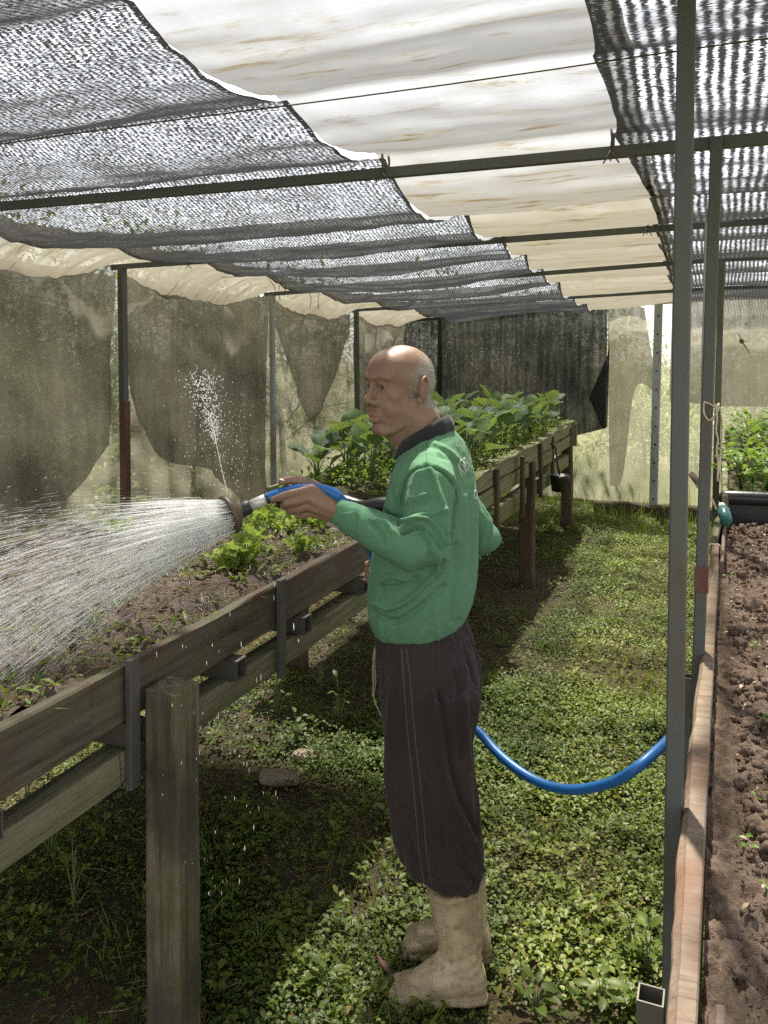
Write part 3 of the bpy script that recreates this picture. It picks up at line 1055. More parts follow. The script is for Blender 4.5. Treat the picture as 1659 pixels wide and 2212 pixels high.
make('plastic_roll', v, f, M['black_plastic'], bed2)
v, f = plank_geo((-2.10, 3.60, .72), (XB - .036, 3.63, .90), 0, 20, .004, 5, .004)
make('plastic_end', v, f, M['black_plastic'], bed2, False)
sheet('soil', -2.07, XB - .118, 3.66, 7.86, 60, 240, lambda X, Y: bed_soil_z(X, Y) + .012, M['earth'], bed2)

# hanging black pot on the kale bed
hp = P(1195, 1040, X=-1.2)
o = thing('hanging_pot', 'small black plastic pot hanging from the kale bed', 'pot', hp)
rings = []
for z, r in ((-.075, .05), (-.07, .062), (.03, .075), (.05, .078), (.055, .073), (.03, .068)):
    rings.append([(hp.x + .05 + r * math.cos(a), hp.y + r * math.sin(a), hp.z + z) for a in np.linspace(0, 2 * PI, 17)[:-1]])
v, f = loft_geo(rings)
make('cup', v, f, M['black_plastic'], o)
v, f = tube_geo([(hp.x + .05, hp.y, hp.z + .05), (hp.x + .03, hp.y, hp.z + .15), (hp.x + .02, hp.y, hp.z + .26), (hp.x - .02, hp.y, hp.z + .30)], .008, 6)
make('strap', v, f, M['black_plastic'], o)

# ================================================================== RIGHT BED
rb = thing('raised_bed', 'raised bed of bare crumbly brown soil along the right edge', 'raised bed', (0, 2, 0))


def slab(name, ys, xl, xr, zt, thick, mat, parent, seed):
    """rough-sawn plank standing on edge: wandering bark side on the left, straight saw cut on the right"""
    n = 90
    Y = np.linspace(ys[0], ys[1], n + 1)
    rings = []
    for y in Y:
        a = np.interp(y, [p[0] for p in xl], [p[1] for p in xl]) + .0022 * noise3(np.array([y * 9, 0, seed]), seed) + .0014 * noise3(np.array([y * 31, 0, seed]), seed)
        b = np.interp(y, [p[0] for p in xr], [p[1] for p in xr]) + .001 * noise3(np.array([y * 5, 3, seed]), seed)
        m = a + (b - a) * (.30 + .18 * noise3(np.array([y * 4, 7, seed]), seed))
        z = zt + .003 * noise3(np.array([y * 6, 1, seed]), seed)
        rings.append([(b - .001, y, z - thick), (b, y, z - .003), (b - .002, y, z), (m, y, z - .001), (m - .002, y, z - .004), (a, y, z - .012), (a - .002, y, z - .02), (a + .002, y, z - thick)])
    v, f = loft_geo(rings)
    return make(name, v, [q[::-1] for q in f], mat, parent, False)


slab('plank', (.35, 3.42), [(0, -.050), (.95, -.049), (1.3, -.053), (1.5, -.049), (2.06, -.039), (2.8, -.033), (3.42, -.024)], [(0, -.02), (.97, -.017), (2, -.009), (3.42, .003)], .905, .17, M['plank_top'], rb, 3)
slab('plank', (.35, 1.03), [(0, -.014), (1.03, -.006)], [(0, .008), (1.03, .012)], .885, .12, M['plank_top'], rb, 5)
slab('plank', (3.1, 4.05), [(3.1, .006), (4.05, .018)], [(3.1, .016), (4.05, .03)], .915, .12, M['plank_top'], rb, 8)
slab('plank', (3.43, 4.05), [(3.43, -.030), (3.8, -.02), (4.05, .02)], [(3.43, -.004), (3.8, .012), (4.05, .045)], .935, .10, M['rail_wood'], rb, 9)
for (x, y, X, Y) in ((1420, 2155, -.077, 1.13), (1500, 1480, -.066, 2.2 + .09), (1517, 1283, -.058, 3.05)):
    mb = MB()
    w, t, zt = .017, .0025, .80 if Y < 2 else .80
    for a, b in (((X - w, Y - w, 0), (X + w, Y - w + t, zt)), ((X - w, Y + w - t, 0), (X + w, Y + w, zt)), ((X - w, Y - w + t, 0), (X - w + t, Y + w - t, zt)), ((X + w - t, Y - w + t, 0), (X + w, Y + w - t, zt))):
        mb.add(*box_geo(a, b, .0003))
    mb.make('stub_tube', M['steel_brown'], rb)
v, f = plank_geo((.0, .3, .55), (1.3, 4.04, .57), 1, 8, .001, 3, .002)
make('bed_floor', v, f, M['bed_wood'], rb, False)
for X, Y in ((.1, .6), (.1, 3.8), (1.1, .6), (1.1, 3.8)):
    v, f = plank_geo((X, Y, -.03), (X + .09, Y + .09, .548), 2, 12, .002, 4, .006)
    make('post', v, f, M['post_wood'], rb, False)


def rsoil_z(X, Y):
    p = np.stack([X, Y, 0 * X], -1)
    n = fbm(p * 9, 3, 71)
    n2 = np.abs(fbm(p * 26, 3, 73))
    return .855 + .010 * n + .008 * (.5 - n2) + .009 * fbm(p * 70, 3, 75)


sheet('soil', -.013, .62, .45, 4.03, 150, 620, rsoil_z, M['soil_dry'], rb)
sheet('soil', .60, 1.3, .45, 4.03, 40, 200, rsoil_z, M['soil_dry'], rb)

# second right bed with herbs, black plastic front
rb2 = thing('raised_bed', 'herb bed with a black plastic front at the far right', 'raised bed', (.6, 5.3, 0))
pts = [(x, 4.14, .965 + .005 * math.sin(7 * x)) for x in np.linspace(.03, 1.3, 20)]
v, f = tube_geo(pts, .035, 12, 1.0, 'round')
make('plastic_roll', v, f, M['black_plastic'], rb2)
v, f = plank_geo((.03, 4.12, .62), (1.3, 4.17, .97), 0, 20, .004, 5, .006)
make('plastic_front', v, f, M['black_plastic'], rb2, False)
v, f = plank_geo((.012, 4.1, .62), (.04, 7.6, .985), 1, 40, .004, 15, .006)
make('board', v, f, M['moss_wood'], rb2, False)
sheet('soil', .04, 1.3, 4.17, 7.6, 30, 90, lambda X, Y: .955 + .02 * fbm(np.stack([X, Y, 0 * X], -1) * 8, 3, 78), M['earth'], rb2)
for X, Y in ((.05, 4.3), (.05, 7.3), (1.1, 7.3)):
    v, f = plank_geo((X, Y, -.03), (X + .09, Y + .09, .7), 2, 12, .002, 4, .006)
    make('post', v, f, M['post_wood'], rb2, False)

# teal bottle lying by the plank
bp = P(1565, 1122, Y=3.72)
o = thing('bottle', 'small teal plastic bottle lying at the end of the right soil bed', 'bottle', bp)
nt = NT('teal_plastic')
M['teal'] = nt.done(nt.principled((.03, .12, .105), .3, .4))
prof = [(0, .012), (.005, .024), (.09, .025), (.11, .02), (.125, .011), (.15, .011), (.152, .006)]
rings = []
ax = Vector((-.12, .95, .28)).normalized()
_, s_, u_ = frame_of(ax)
for t, r in prof:
    c = bp + ax * (t - .06) + Vector((0, 0, .02))
    rings.append([tuple(c + s_ * r * math.cos(a) + u_ * r * math.sin(a)) for a in np.linspace(0, 2 * PI, 17)[:-1]])
v, f = loft_geo(rings)
make('body', v, f, M['teal'], o)
v, f = tube_geo([bp + ax * (.066 + i * .02) + Vector((0, 0, .02)) for i in range(2)], .0135, 12)
make('cap', v, f, plain('white_cap', (.75, .75, .72), .5), o)

# bent bamboo strip looped behind the second pole, twine on the pole and on the plank end
pts = [P(1547, 1100, Y=2.3), P(1536, 1078, Y=2.34), P(1520, 1080, Y=2.36), P(1509, 1100, Y=2.36), P(1512, 1130, Y=2.34), P(1520, 1160, Y=2.33), P(1526, 1200, Y=2.3)]
mb = MB()
C = catmull(pts, 8)
for k in range(len(C) - 1):
    pass
vv, ff = [], []
for k, c in enumerate(C):
    for dy, dn in ((-.022, 0), (.022, 0), (.022, .002), (-.022, .002)):
        vv.append((c[0] + dn, c[1] + dy, c[2] + dn * .5))
for k in range(len(C) - 1):
    for j in range(4):
        j2 = (j + 1) % 4
        ff.append((k * 4 + j, k * 4 + j2, k * 4 + 4 + j2, k * 4 + 4 + j))
ff += [(3, 2, 1, 0), tuple(len(C) * 4 - 4 + j for j in range(4))]
tag(make('wood_strip', vv, ff, M['plank_top']), 'thin bent wooden strip looped round the second pole', 'wood strip')
o = thing('bamboo_stake', 'short bamboo stake tied slantwise to the second pole', 'stake', P(1510, 1045, Y=2.3))
v, f = tube_geo([P(1492, 1022, Y=2.28), P(1510, 1045, Y=2.27), P(1524, 1058, Y=2.26)], [.008, .010, .010], 8)
make('cane', v, f, M['plank_top'], o)
v, f = tube_geo([P(1511, 1046, Y=2.272), P(1520, 1054, Y=2.262)], [.0115, .0115], 8)
make('node', v, f, M['twine'], o)


def string(name, pts, label, r=.0022, mat='twine', n=6):
    v, f = tube_geo(catmull([tuple(p) for p in pts], n), r, 5)
    return tag(make(name, v, f, M[mat]), label, 'string')


string('twine', [P(1521, 868, Y=2.15), P(1533, 872, Y=2.15), P(1546, 880, Y=2.15), P(1553, 872, Y=2.2), P(1549, 890, Y=2.16), P(1540, 902, Y=2.15), P(1532, 908, Y=2.15), P(1524, 900, Y=2.15), P(1520, 888, Y=2.155), P(1521, 868, Y=2.16)], 'pale twine looped round the second pole near its middle')
string('twine', [P(1545, 872, Y=2.14), P(1549, 900, Y=2.14), P(1547, 930, Y=2.14), P(1551, 950, Y=2.14), P(1548, 972, Y=2.14), P(1551, 1000, Y=2.14), P(1550, 1040, Y=2.14)], 'loose twine end dangling down the second pole')
string('twine', [P(1555, 880, Y=2.2), P(1560, 920, Y=2.2), P(1557, 970, Y=2.2), P(1553, 1010, Y=2.2), P(1560, 1040, Y=2.2)], 'fine twine strand right of the second pole')
a = Vector((-.02, 3.38, .905))
string('twine', [a + Vector((-.012, 0, -.03)), a + Vector((-.01, 0, .003)), a + Vector((.006, 0, .006)), a + Vector((.022, 0, .004)), a + Vector((.034, 0, -.03))], 'white twine loop tying the plank end of the right bed', .003)
for k, (x, y, Y, dx) in enumerate(((590, 625, 4.9, 6), (606, 622, 4.9, -4), (612, 612, 4.9, 5), (668, 640, 5.4, 4), (690, 640, 5.4, -3))):
    lab = ['curled dry twig hanging left of two others from the left eave', 'long dry twig hanging in the middle from the left eave', 'short forked twig hanging from the left eave',
           'dry twig hanging under the third beam', 'thin twig hanging under the third beam, rightmost'][k]
    string('dry_twig', [P(x - dx * 2, y - 25, Y=Y), P(x, y - 10, Y=Y), P(x + dx, y + 8, Y=Y), P(x + dx * .3, y + 28, Y=Y)], lab, .0022, 'bark')
# ================================================================== PLANTS
def leaf_geo(L, W, nu=4, nv=6, fold=.25, curl=.3, ruffle=0.0, rf=5, stalk=.0, shape='oval', seed=0):
    """one leaf along +x, flat in xy, z up; returns verts, faces, tint offsets"""
    vs_, t_ = [], []
    for j in range(nv + 1):
        t = j / nv
        if shape == 'oval':
            w = max(0.0, math.sin(PI * (.06 + .94 * t) ** .85)) ** .75
        elif shape == 'spoon':
            w = max(.05, max(0.0, math.sin(PI * max(0.0, (t - .18) / .82) ** .9)) ** .45) if t > .2 else .06
        elif shape == 'lance':
            w = max(0.0, math.sin(PI * (.08 + .92 * t))) ** 1.1
        else:
            w = (.25 + .75 * t) * (1 - .5 * max(0, t - .8) / .2)
        if t == 1 and shape != 'fan':
            w = .03 if shape != 'spoon' else .28
        for i in range(nu + 1):
            q = 2 * i / nu - 1
            y = q * w * W / 2
            z = fold * abs(q) * w * W / 2 - curl * L * t * t
            if ruffle:
                z += ruffle * (abs(q) ** 1.5 * math.sin(rf * PI * t + 2.0 * q + seed) + (t ** 3) * math.sin(rf * 1.3 * q * PI + seed * 2)) * W
                y += ruffle * .4 * W * abs(q) * math.sin(rf * 2 * t + seed)
            vs_.append((L * t - .25 * abs(q) ** 2 * (L * .08), y, z))
            t_.append(abs(q))
    f = [tuple(int(k) for k in q) for q in grid_geo(nu, nv)]
    return np.array(vs_), f


LEAFMESH = {}


def leaf_variants(key, mat, n, fn):
    out = []
    for k in range(n):
        v, f, t = fn(k)
        me = mesh_data(key, v, f, True, mat)
        set_attr(me, 'tint', np.full(len(v), t))
        out.append(me)
    LEAFMESH[key] = out


def v_kale(k):
    v, f = leaf_geo(.17, .135, 4, 8, .22, .22 + .25 * rnd.random(), .05, 4, 0, 'spoon', k)
    return v, f, rnd.choice([.1, .25, .4, .5, .75])


def v_lettuce(k):
    v, f = leaf_geo(.12, .10, 8, 10, .25, -.1 + .6 * rnd.random(), .17, 7, 0, 'fan', k)
    return v, f, rnd.uniform(.2, .9)


def v_weed(k):
    v, f = leaf_geo(.055, .030, 2, 4, .3, .25, 0, 4, 0, 'oval', k)
    return v, f, rnd.uniform(.2, .9)


def v_herb(k):
    v, f = leaf_geo(.045, .040, 4, 4, .2, .25, .10, 5, 0, 'fan', k)
    return v, f, rnd.uniform(.1, .95)


leaf_variants('kale', M['kale'], 9, v_kale)
leaf_variants('lettuce', M['lettuce'], 8, v_lettuce)
leaf_variants('weed', M['cover'], 5, v_weed)
leaf_variants('herb', M['herb'], 6, v_herb)


def rot_to(yaw, pitch, roll=0.0):
    return (Matrix.Rotation(yaw, 4, 'Z') @ Matrix.Rotation(-pitch, 4, 'Y') @ Matrix.Rotation(roll, 4, 'X')).to_euler()


def plant(name, label, cat, loc, key, n, h, spread, scale, pitch=(.2, 1.1), stem_mat='stem', group=None, stem_r=.005, bend=.5):
    o = thing(name, label, cat, loc, group)
    mb = MB()
    L = Vector(loc)
    for k in range(n):
        yaw = 2.4 * k + rnd.uniform(-.4, .4)
        t = (k + .5) / n
        hh = h * (.35 + .65 * t) * rnd.uniform(.85, 1.1)
        rr = spread * rnd.uniform(.35, 1.0) * (1.1 - .5 * t)
        tip = Vector((math.cos(yaw) * rr, math.sin(yaw) * rr, hh))
        mid = Vector((math.cos(yaw) * rr * .35, math.sin(yaw) * rr * .35, hh * .62))
        mb.add(*tube_geo([(0, 0, -.01), mid, tip], [stem_r, stem_r * .8, stem_r * .5], 5))
        c = bpy.data.objects.new('leaf', LEAFMESH[key][rnd.randrange(len(LEAFMESH[key]))])
        col.objects.link(c)
        c.parent = o
        c.location = tip
        c.rotation_euler = rot_to(yaw + rnd.uniform(-.3, .3), rnd.uniform(*pitch), rnd.uniform(-.35, .35))
        s = scale * rnd.uniform(.7, 1.15)
        c.scale = (s, s * rnd.uniform(.85, 1.1), s)
    make('stems', np.vstack(mb.v), mb.f, M[stem_mat], o, True, (0, 0, 0))
    return o


# kale: rows in the far bed
k_i = 0
rows = [(-1.42, 'front'), (-1.68, 'middle'), (-1.95, 'back')]
for ri, (x, rn) in enumerate(rows):
    ys = np.arange(3.86 + .1 * (ri % 2), 7.75, .30)
    for yi, y in enumerate(ys):
        if ri == 0 and 4.1 < y < 4.4:
            continue
        lx, ly = x + rnd.uniform(-.05, .05), y + rnd.uniform(-.06, .06)
        zz = float(bed_soil_z(np.array(lx), np.array(ly))) + .01
        hgt = rnd.uniform(.17, .26) * (1.2 if y < 4.6 else 1.1)
        ordn = ['first', 'second', 'third', 'fourth', 'fifth', 'sixth', 'seventh', 'eighth', 'ninth', 'tenth', 'eleventh', 'twelfth', 'thirteenth'][yi]
        plant('kale_plant', 'broad-leaved kale plant, %s from the black plastic roll in the %s row of its bed' % (ordn, rn), 'kale', (lx, ly, zz), 'kale', 9, hgt, .085, 1.0 * rnd.uniform(.8, 1.05), (.35, 1.45), group='kale plants behind the man', stem_r=.004)

# lettuces in the watered bed
let = [(528, 1225, .95, 'large frilly lettuce near the front board of the watered bed'), (500, 1230, .8, 'pale lettuce left beside the largest one'),
       (650, 1192, .6, 'small open lettuce near the end of the watered bed'), (575, 1130, .85, 'lettuce below the hand at the back of the watered bed'),
       (545, 1160, .7, 'lettuce behind the largest one in the watered bed'), (690, 1140, .7, 'lettuce under the wrist at the end of the watered bed'), (640, 1135, .75, 'lettuce at the far end beneath the fingers'),
       (255, 1150, .8, 'lettuce seen through the water spray'), (600, 1150, .5, 'tiny lettuce between two bigger ones beneath the hand')]
for (x, y, s, lab) in let:
    q = P(x, y, Z=.95)
    plant('lettuce', lab, 'lettuce', (q.x, q.y, float(bed_soil_z(np.array(q.x), np.array(q.y))) - .01), 'lettuce', 11, .025, .03, .85 * s, (.5, 1.4), 'stem', 'lettuces in the watered bed', .004)

# herbs in the far right bed, with a spring-onion clump before them
hb = [(.10, 4.45), (.22, 4.38), (.16, 4.7), (.30, 4.62), (.12, 5.0), (.27, 4.95), (.40, 4.8), (.14, 5.4), (.30, 5.35), (.16, 5.9), (.33, 5.85), (.45, 5.3), (.2, 6.4), (.4, 6.4)]
for k, (x, y) in enumerate(hb):
    lab = 'bright green herb clump, %s nearest in the far right bed' % ['1st', '2nd', '3rd', '4th', '5th', '6th', '7th', '8th', '9th', '10th', '11th', '12th', '13th', '14th'][k]
    plant('herb_plant', lab, 'herb', (x, y, .965), 'herb', 34, rnd.uniform(.13, .22) + (.10 if y > 5.2 else 0), .12, 1.25, (-.2, 1.0), 'stem', 'herbs in the far right bed', .0022)
q = P(1612, 1112, Z=.87)
o = thing('spring_onion', 'clump of thin spring onions at the end of the right soil bed', 'spring onion', q)
for k in range(26):
    a = rnd.uniform(0, 2 * PI)
    r0, r1 = rnd.uniform(0, .05), rnd.uniform(.03, .12)
    hh = rnd.uniform(.12, .24)
    b = Vector((math.cos(a) * r0, math.sin(a) * r0, 0)) + q
    t_ = b + Vector((math.cos(a) * r1 * .6, math.sin(a) * r1 * .6, hh))
    m_ = b.lerp(t_, .5) + Vector((0, 0, .02))
    v, f = tube_geo([b, m_, t_], [.0032, .0028, .0008], 5)
    me_o = make('leaf', v, f, M['herb'], o)
    set_attr(me_o.data, 'tint', np.full(len(v), rnd.uniform(0, .4)))


# ---- vectorised scatter of small leaves, joined (uncountable ground cover)
def scatter_leaves(name, pos, size, yaw, pitch, tint, mat, label, wr=.55, dip=.12, parent=None, kind='stuff'):
    n = len(pos)
    base = np.array([[0, 0, 0], [.45, .5 * wr, dip], [1, 0, -.08], [.45, -.5 * wr, dip], [.45, 0, 0], [.8, .3 * wr, .06], [.8, -.3 * wr, .06]])
    fidx = np.array([[0, 4, 1], [1, 4, 5], [5, 4, 2], [0, 3, 4], [3, 6, 4], [6, 2, 4]])
    cy, sy = np.cos(yaw), np.sin(yaw)
    cp, sp_ = np.cos(pitch), np.sin(pitch)
    b = base[None] * size[:, None, None]
    x = b[..., 0] * cp[:, None] - b[..., 2] * sp_[:, None]
    z = b[..., 0] * sp_[:, None] + b[..., 2] * cp[:, None]
    y = b[..., 1]
    X = x * cy[:, None] - y * sy[:, None]
    Y = x * sy[:, None] + y * cy[:, None]
    V = np.stack([X, Y, z], -1) + pos[:, None, :]
    F = (fidx[None] + (np.arange(n) * 7)[:, None, None]).reshape(-1, 3)
    o = make(name, V.reshape(-1, 3), F, mat, parent, True)
    set_attr(o.data, 'tint', np.repeat(np.clip(tint, 0, 1), 7))
    if kind:
        o['kind'] = kind
    if label:
        o['label'] = label
    return o


def cover_points(n, x0, x1, y0, y1):
    xy = np.stack([rng.uniform(x0, x1, n), rng.uniform(y0, y1, n)], -1)
    return xy


# ground cover: denser near the camera and along the lit strip, bare by the man's left
def cover_density(x, y):
    d = .80 + .95 * noise3(np.stack([x * 2.6, y * 2.6, 0 * x], -1), 81)
    bare = np.exp(-(((x + 1.12) / .30) ** 2 + ((y - 2.25) / .30) ** 2)) * .75
    bare2 = np.exp(-(((x + .45) / .30) ** 2 + ((y - 1.72) / .14) ** 2)) * .6
    under = np.where(x < -1.3, .12, 0)
    shade = np.where((x < -.95) & (x > -1.35) & (y > 3.6), .3, 0)
    return np.clip(d - bare - bare2 - under - shade, .04, 1)


xy = np.vstack([cover_points(110000, -1.5, .12, 1.35, 4.2), cover_points(80000, -1.6, .12, 3.6, 8.5), cover_points(30000, -3.2, -1.4, 1.0, 8.4), cover_points(30000, -2.4, -1.15, 1.3, 3.7)])
xy = xy[rng.random(len(xy)) < cover_density(xy[:, 0], xy[:, 1])]
n = len(xy)
clump = noise3(np.stack([xy[:, 0] * 9, xy[:, 1] * 9, 0 * xy[:, 0]], -1), 83)
hgt = np.abs(rng.normal(0, .018, n)) + .022 * np.clip(clump, 0, 1) + .004
pos = np.stack([xy[:, 0], xy[:, 1], ground_z(xy[:, 0], xy[:, 1]) + hgt], -1)
size = rng.uniform(.008, .020, n) * (1 + .35 * (clump > .35))
tint = np.clip(.38 + .28 * rng.normal(0, 1, n) + .35 * noise3(np.stack([xy[:, 0] * 3, xy[:, 1] * 3, 0 * xy[:, 0] + 3], -1), 85) + .25 * (hgt > .03), 0, 1)
scatter_leaves('ground_cover', pos, size, rng.uniform(0, 2 * PI, n), rng.normal(.15, .42, n), tint, M['cover'], 'low creeping green weeds carpeting the path between the beds', .75)
# bigger weeds mixed in
n = 1500
xy = np.stack([rng.uniform(-2.2, .1, n), rng.uniform(1.3, 8.3, n)], -1)
near_ = rng.random(n) < .45
xy[near_, 1] = rng.uniform(1.3, 3.0, near_.sum())
xy = xy[rng.random(n) < (.3 + .7 * np.clip(noise3(np.stack([xy[:, 0] * 3, xy[:, 1] * 3, 0 * xy[:, 0]], -1), 87) * 2, 0, 1))]
n = len(xy)
k = 6
ctr = np.repeat(np.stack([xy[:, 0], xy[:, 1], ground_z(xy[:, 0], xy[:, 1])], -1), k, 0)
yaw = np.tile(np.arange(k) * 1.05, n) + np.repeat(rng.uniform(0, 6, n), k)
hh = np.repeat(rng.uniform(.02, .09, n), k) * np.tile(np.linspace(.4, 1, k), n)
pos = ctr + np.stack([np.cos(yaw) * .006, np.sin(yaw) * .006, hh], -1)
scatter_leaves('ground_cover', pos, np.repeat(rng.uniform(.016, .034, n), k), yaw, rng.normal(.25, .3, n * k), np.repeat(rng.uniform(.1, .9, n), k), M['cover'], 'taller sprigs of broad-leaved weeds on the path', .6)


# dry stems and straw
def scatter_straw(name, x0, x1, y0, y1, n, label, zf, lmin, lmax, r, mat, parent=None, lift=.02, z0=.004, dens=None):
    xy = np.stack([rng.uniform(x0, x1, n), rng.uniform(y0, y1, n)], -1)
    if dens is not None:
        xy = xy[rng.random(n) < dens(xy[:, 0], xy[:, 1])]
        n = len(xy)
    a = rng.uniform(0, 2 * PI, n)
    L = rng.uniform(lmin, lmax, n)
    d = np.stack([np.cos(a), np.sin(a), rng.normal(.05, .18, n)], -1)
    s = np.stack([-np.sin(a), np.cos(a), 0 * a], -1)
    p0 = np.stack([xy[:, 0], xy[:, 1], zf(xy[:, 0], xy[:, 1]) + z0 + np.abs(rng.normal(0, lift, n))], -1)
    bend = rng.normal(0, .18, n)[:, None] * L[:, None]
    p1 = p0 + d * L[:, None] * .5 + s * bend
    p2 = p0 + d * L[:, None]
    up = np.array([0, 0, 1.0])
    rr = r * rng.uniform(.6, 1.3, n)[:, None]
    V = np.stack([p0 + s * rr, p0 - s * rr, p0 + up * rr * 1.5, p1 + s * rr, p1 - s * rr, p1 + up * rr * 1.5, p2], 1)
    fi = np.array([[0, 3, 5], [0, 5, 2], [2, 5, 4], [2, 4, 1], [1, 4, 3], [1, 3, 0], [3, 6, 5], [5, 6, 4], [4, 6, 3]])
    F = (fi[None] + (np.arange(n) * 7)[:, None, None]).reshape(-1, 3)
    o = make(name, V.reshape(-1, 3), F, mat, parent, True)
    set_attr(o.data, 'tint', np.repeat(rng.uniform(0, 1, n), 7))
    o['kind'] = 'stuff'
    if label:
        o['label'] = label
    return o


scatter_straw('straw', -2.6, .1, 1.2, 6.0, 9500, 'dry brown stems and straw scattered on the path', ground_z, .03, .14, .0011, M['straw'], dens=lambda x, y: np.clip(.25 + np.exp(-(((x + 1.12) / .35) ** 2 + ((y - 2.2) / .4) ** 2)) + .6 * np.exp(-(((x + .5) / .4) ** 2 + ((y - 1.6) / .25) ** 2)), 0, 1))
n = 2600
xy = np.stack([rng.uniform(-1.7, .05, n), rng.uniform(1.3, 5.0, n)], -1)
pos = np.stack([xy[:, 0], xy[:, 1], ground_z(xy[:, 0], xy[:, 1]) + np.abs(rng.normal(.012, .014, n))], -1)
scatter_leaves('leaf_litter', pos, rng.uniform(.012, .045, n), rng.uniform(0, 6.3, n), rng.normal(.05, .35, n), rng.uniform(0, 1, n), M['dry_leaf'], 'withered leaf scraps lying among the path weeds', .35)
# litter in the wet bed: dead leaves, straw, weeds
rz = lambda x, y: bed_soil_z(x, y)
scatter_straw('straw', -2.3, XF - .05, .7, 3.1, 2300, 'straw litter on the wet soil of the watered bed', rz, .015, .09, .0013, M['straw'], lift=.012)
n = 5200
xy = np.stack([rng.uniform(-2.3, XF - .05, n), rng.uniform(.6, 3.1, n)], -1)
mm = noise3(np.stack([xy[:, 0] * 5, xy[:, 1] * 5, 0 * xy[:, 0]], -1), 91)
xy = xy[mm > -.1]
n = len(xy)
pos = np.stack([xy[:, 0], xy[:, 1], bed_soil_z(xy[:, 0], xy[:, 1]) + np.abs(rng.normal(.004, .012, n))], -1)
scatter_leaves('bed_weeds', pos, rng.uniform(.012, .035, n), rng.uniform(0, 6.3, n), rng.normal(.3, .4, n), rng.uniform(0, 1, n), M['cover'], 'small weeds sprouting from the wet soil of the watered bed', .45)
n = 1500
xy = np.stack([rng.uniform(-2.3, XF - .05, n), rng.uniform(.6, 3.1, n)], -1)
pos = np.stack([xy[:, 0], xy[:, 1], bed_soil_z(xy[:, 0], xy[:, 1]) + np.abs(rng.normal(.002, .008, n))], -1)
scatter_leaves('leaf_litter', pos, rng.uniform(.012, .04, n), rng.uniform(0, 6.3, n), rng.normal(.1, .35, n), rng.uniform(0, 1, n), M['dry_leaf'], 'withered leaf scraps lying in the watered bed', .4)
# undergrowth in the kale bed
n = 6500
xy = np.stack([rng.uniform(-2.06, XB - .13, n), rng.uniform(3.68, 7.8, n)], -1)
hh = np.abs(rng.normal(0, .05, n))
pos = np.stack([xy[:, 0], xy[:, 1], bed_soil_z(xy[:, 0], xy[:, 1]) + .01 + hh], -1)
scatter_leaves('bed_weeds', pos, rng.uniform(.015, .04, n), rng.uniform(0, 6.3, n), rng.normal(.3, .5, n), np.clip(rng.normal(.65, .3, n), 0, 1), M['herb'], 'feathery weeds growing under the kale', .5)
# moss and seedlings along the kale bed capping
n = 2200
xy = np.stack([rng.uniform(XB - .22, XB + .015, n), rng.uniform(3.7, 7.8, n)], -1)
pos = np.stack([xy[:, 0] - .075 * np.clip((xy[:, 1] - 4.6) / 2, 0, 1), xy[:, 1], .985 + np.abs(rng.normal(0, .008, n))], -1)
scatter_leaves('moss', pos, rng.uniform(.008, .02, n), rng.uniform(0, 6.3, n), rng.normal(.3, .5, n), np.clip(rng.normal(.9, .2, n), 0, 1), M['cover'], 'yellow-green moss on the edge of the kale bed', .7)
# right bed: clods, chips, seedlings
n = 15000
ico = bmesh.new()
bmesh.ops.create_icosphere(ico, subdivisions=2, radius=1)
iv = np.array([v.co[:] for v in ico.verts])
if_ = np.array([[v.index for v in f.verts] for f in ico.faces])
ico.free()
var = []
for k in range(12):
    d = 1 + .75 * fbm(iv * 1.7 + k * 7.7, 3, 95 + k)
    var.append(iv * d[:, None])
var = np.array(var)
xy = np.stack([rng.uniform(.03, .55, n) ** 1.0, rng.uniform(.6, 4.0, n)], -1)
rad = np.clip(rng.lognormal(-5.75, .65, n), .0013, .016)
rad[xy[:, 0] < .05] *= .6
rad *= .45 + 1.1 * np.clip(.5 + noise3(np.stack([xy[:, 0] * 14, xy[:, 1] * 14, 0 * xy[:, 0]], -1), 93), 0, 1)
pos = np.stack([xy[:, 0], xy[:, 1], rsoil_z(xy[:, 0], xy[:, 1]) + rad * .35], -1)
V = var[rng.integers(0, 12, n)] * rad[:, None, None] * rng.uniform(.65, 1.25, (n, 1, 3))
ang = rng.uniform(0, 6.3, n)
ca, sa = np.cos(ang)[:, None], np.sin(ang)[:, None]
V = np.stack([V[..., 0] * ca - V[..., 1] * sa, V[..., 0] * sa + V[..., 1] * ca, V[..., 2]], -1)
ang = rng.uniform(0, 6.3, n)
ca, sa = np.cos(ang)[:, None], np.sin(ang)[:, None]
V = np.stack([V[..., 0], V[..., 1] * ca - V[..., 2] * sa, V[..., 1] * sa + V[..., 2] * ca], -1) + pos[:, None, :]
F = (if_[None] + (np.arange(n) * len(iv))[:, None, None]).reshape(-1, 3)
o = make('soil_clods', V.reshape(-1, 3), F, M['soil_dry'], None, True)
tag(o, 'crumbly soil clods on the right bed', kind='stuff')
n = 520
xy = np.stack([rng.uniform(.03, .5, n), rng.uniform(.8, 4.0, n)], -1)
pos = np.stack([xy[:, 0], xy[:, 1], rsoil_z(xy[:, 0], xy[:, 1]) + rng.uniform(.004, .018, n)], -1)
scatter_leaves('wood_chips', pos, rng.uniform(.006, .02, n), rng.uniform(0, 6.3, n), rng.normal(0, .3, n), rng.uniform(0, 1, n), M['chip'], 'pale wood chips scattered on the right bed', .5)
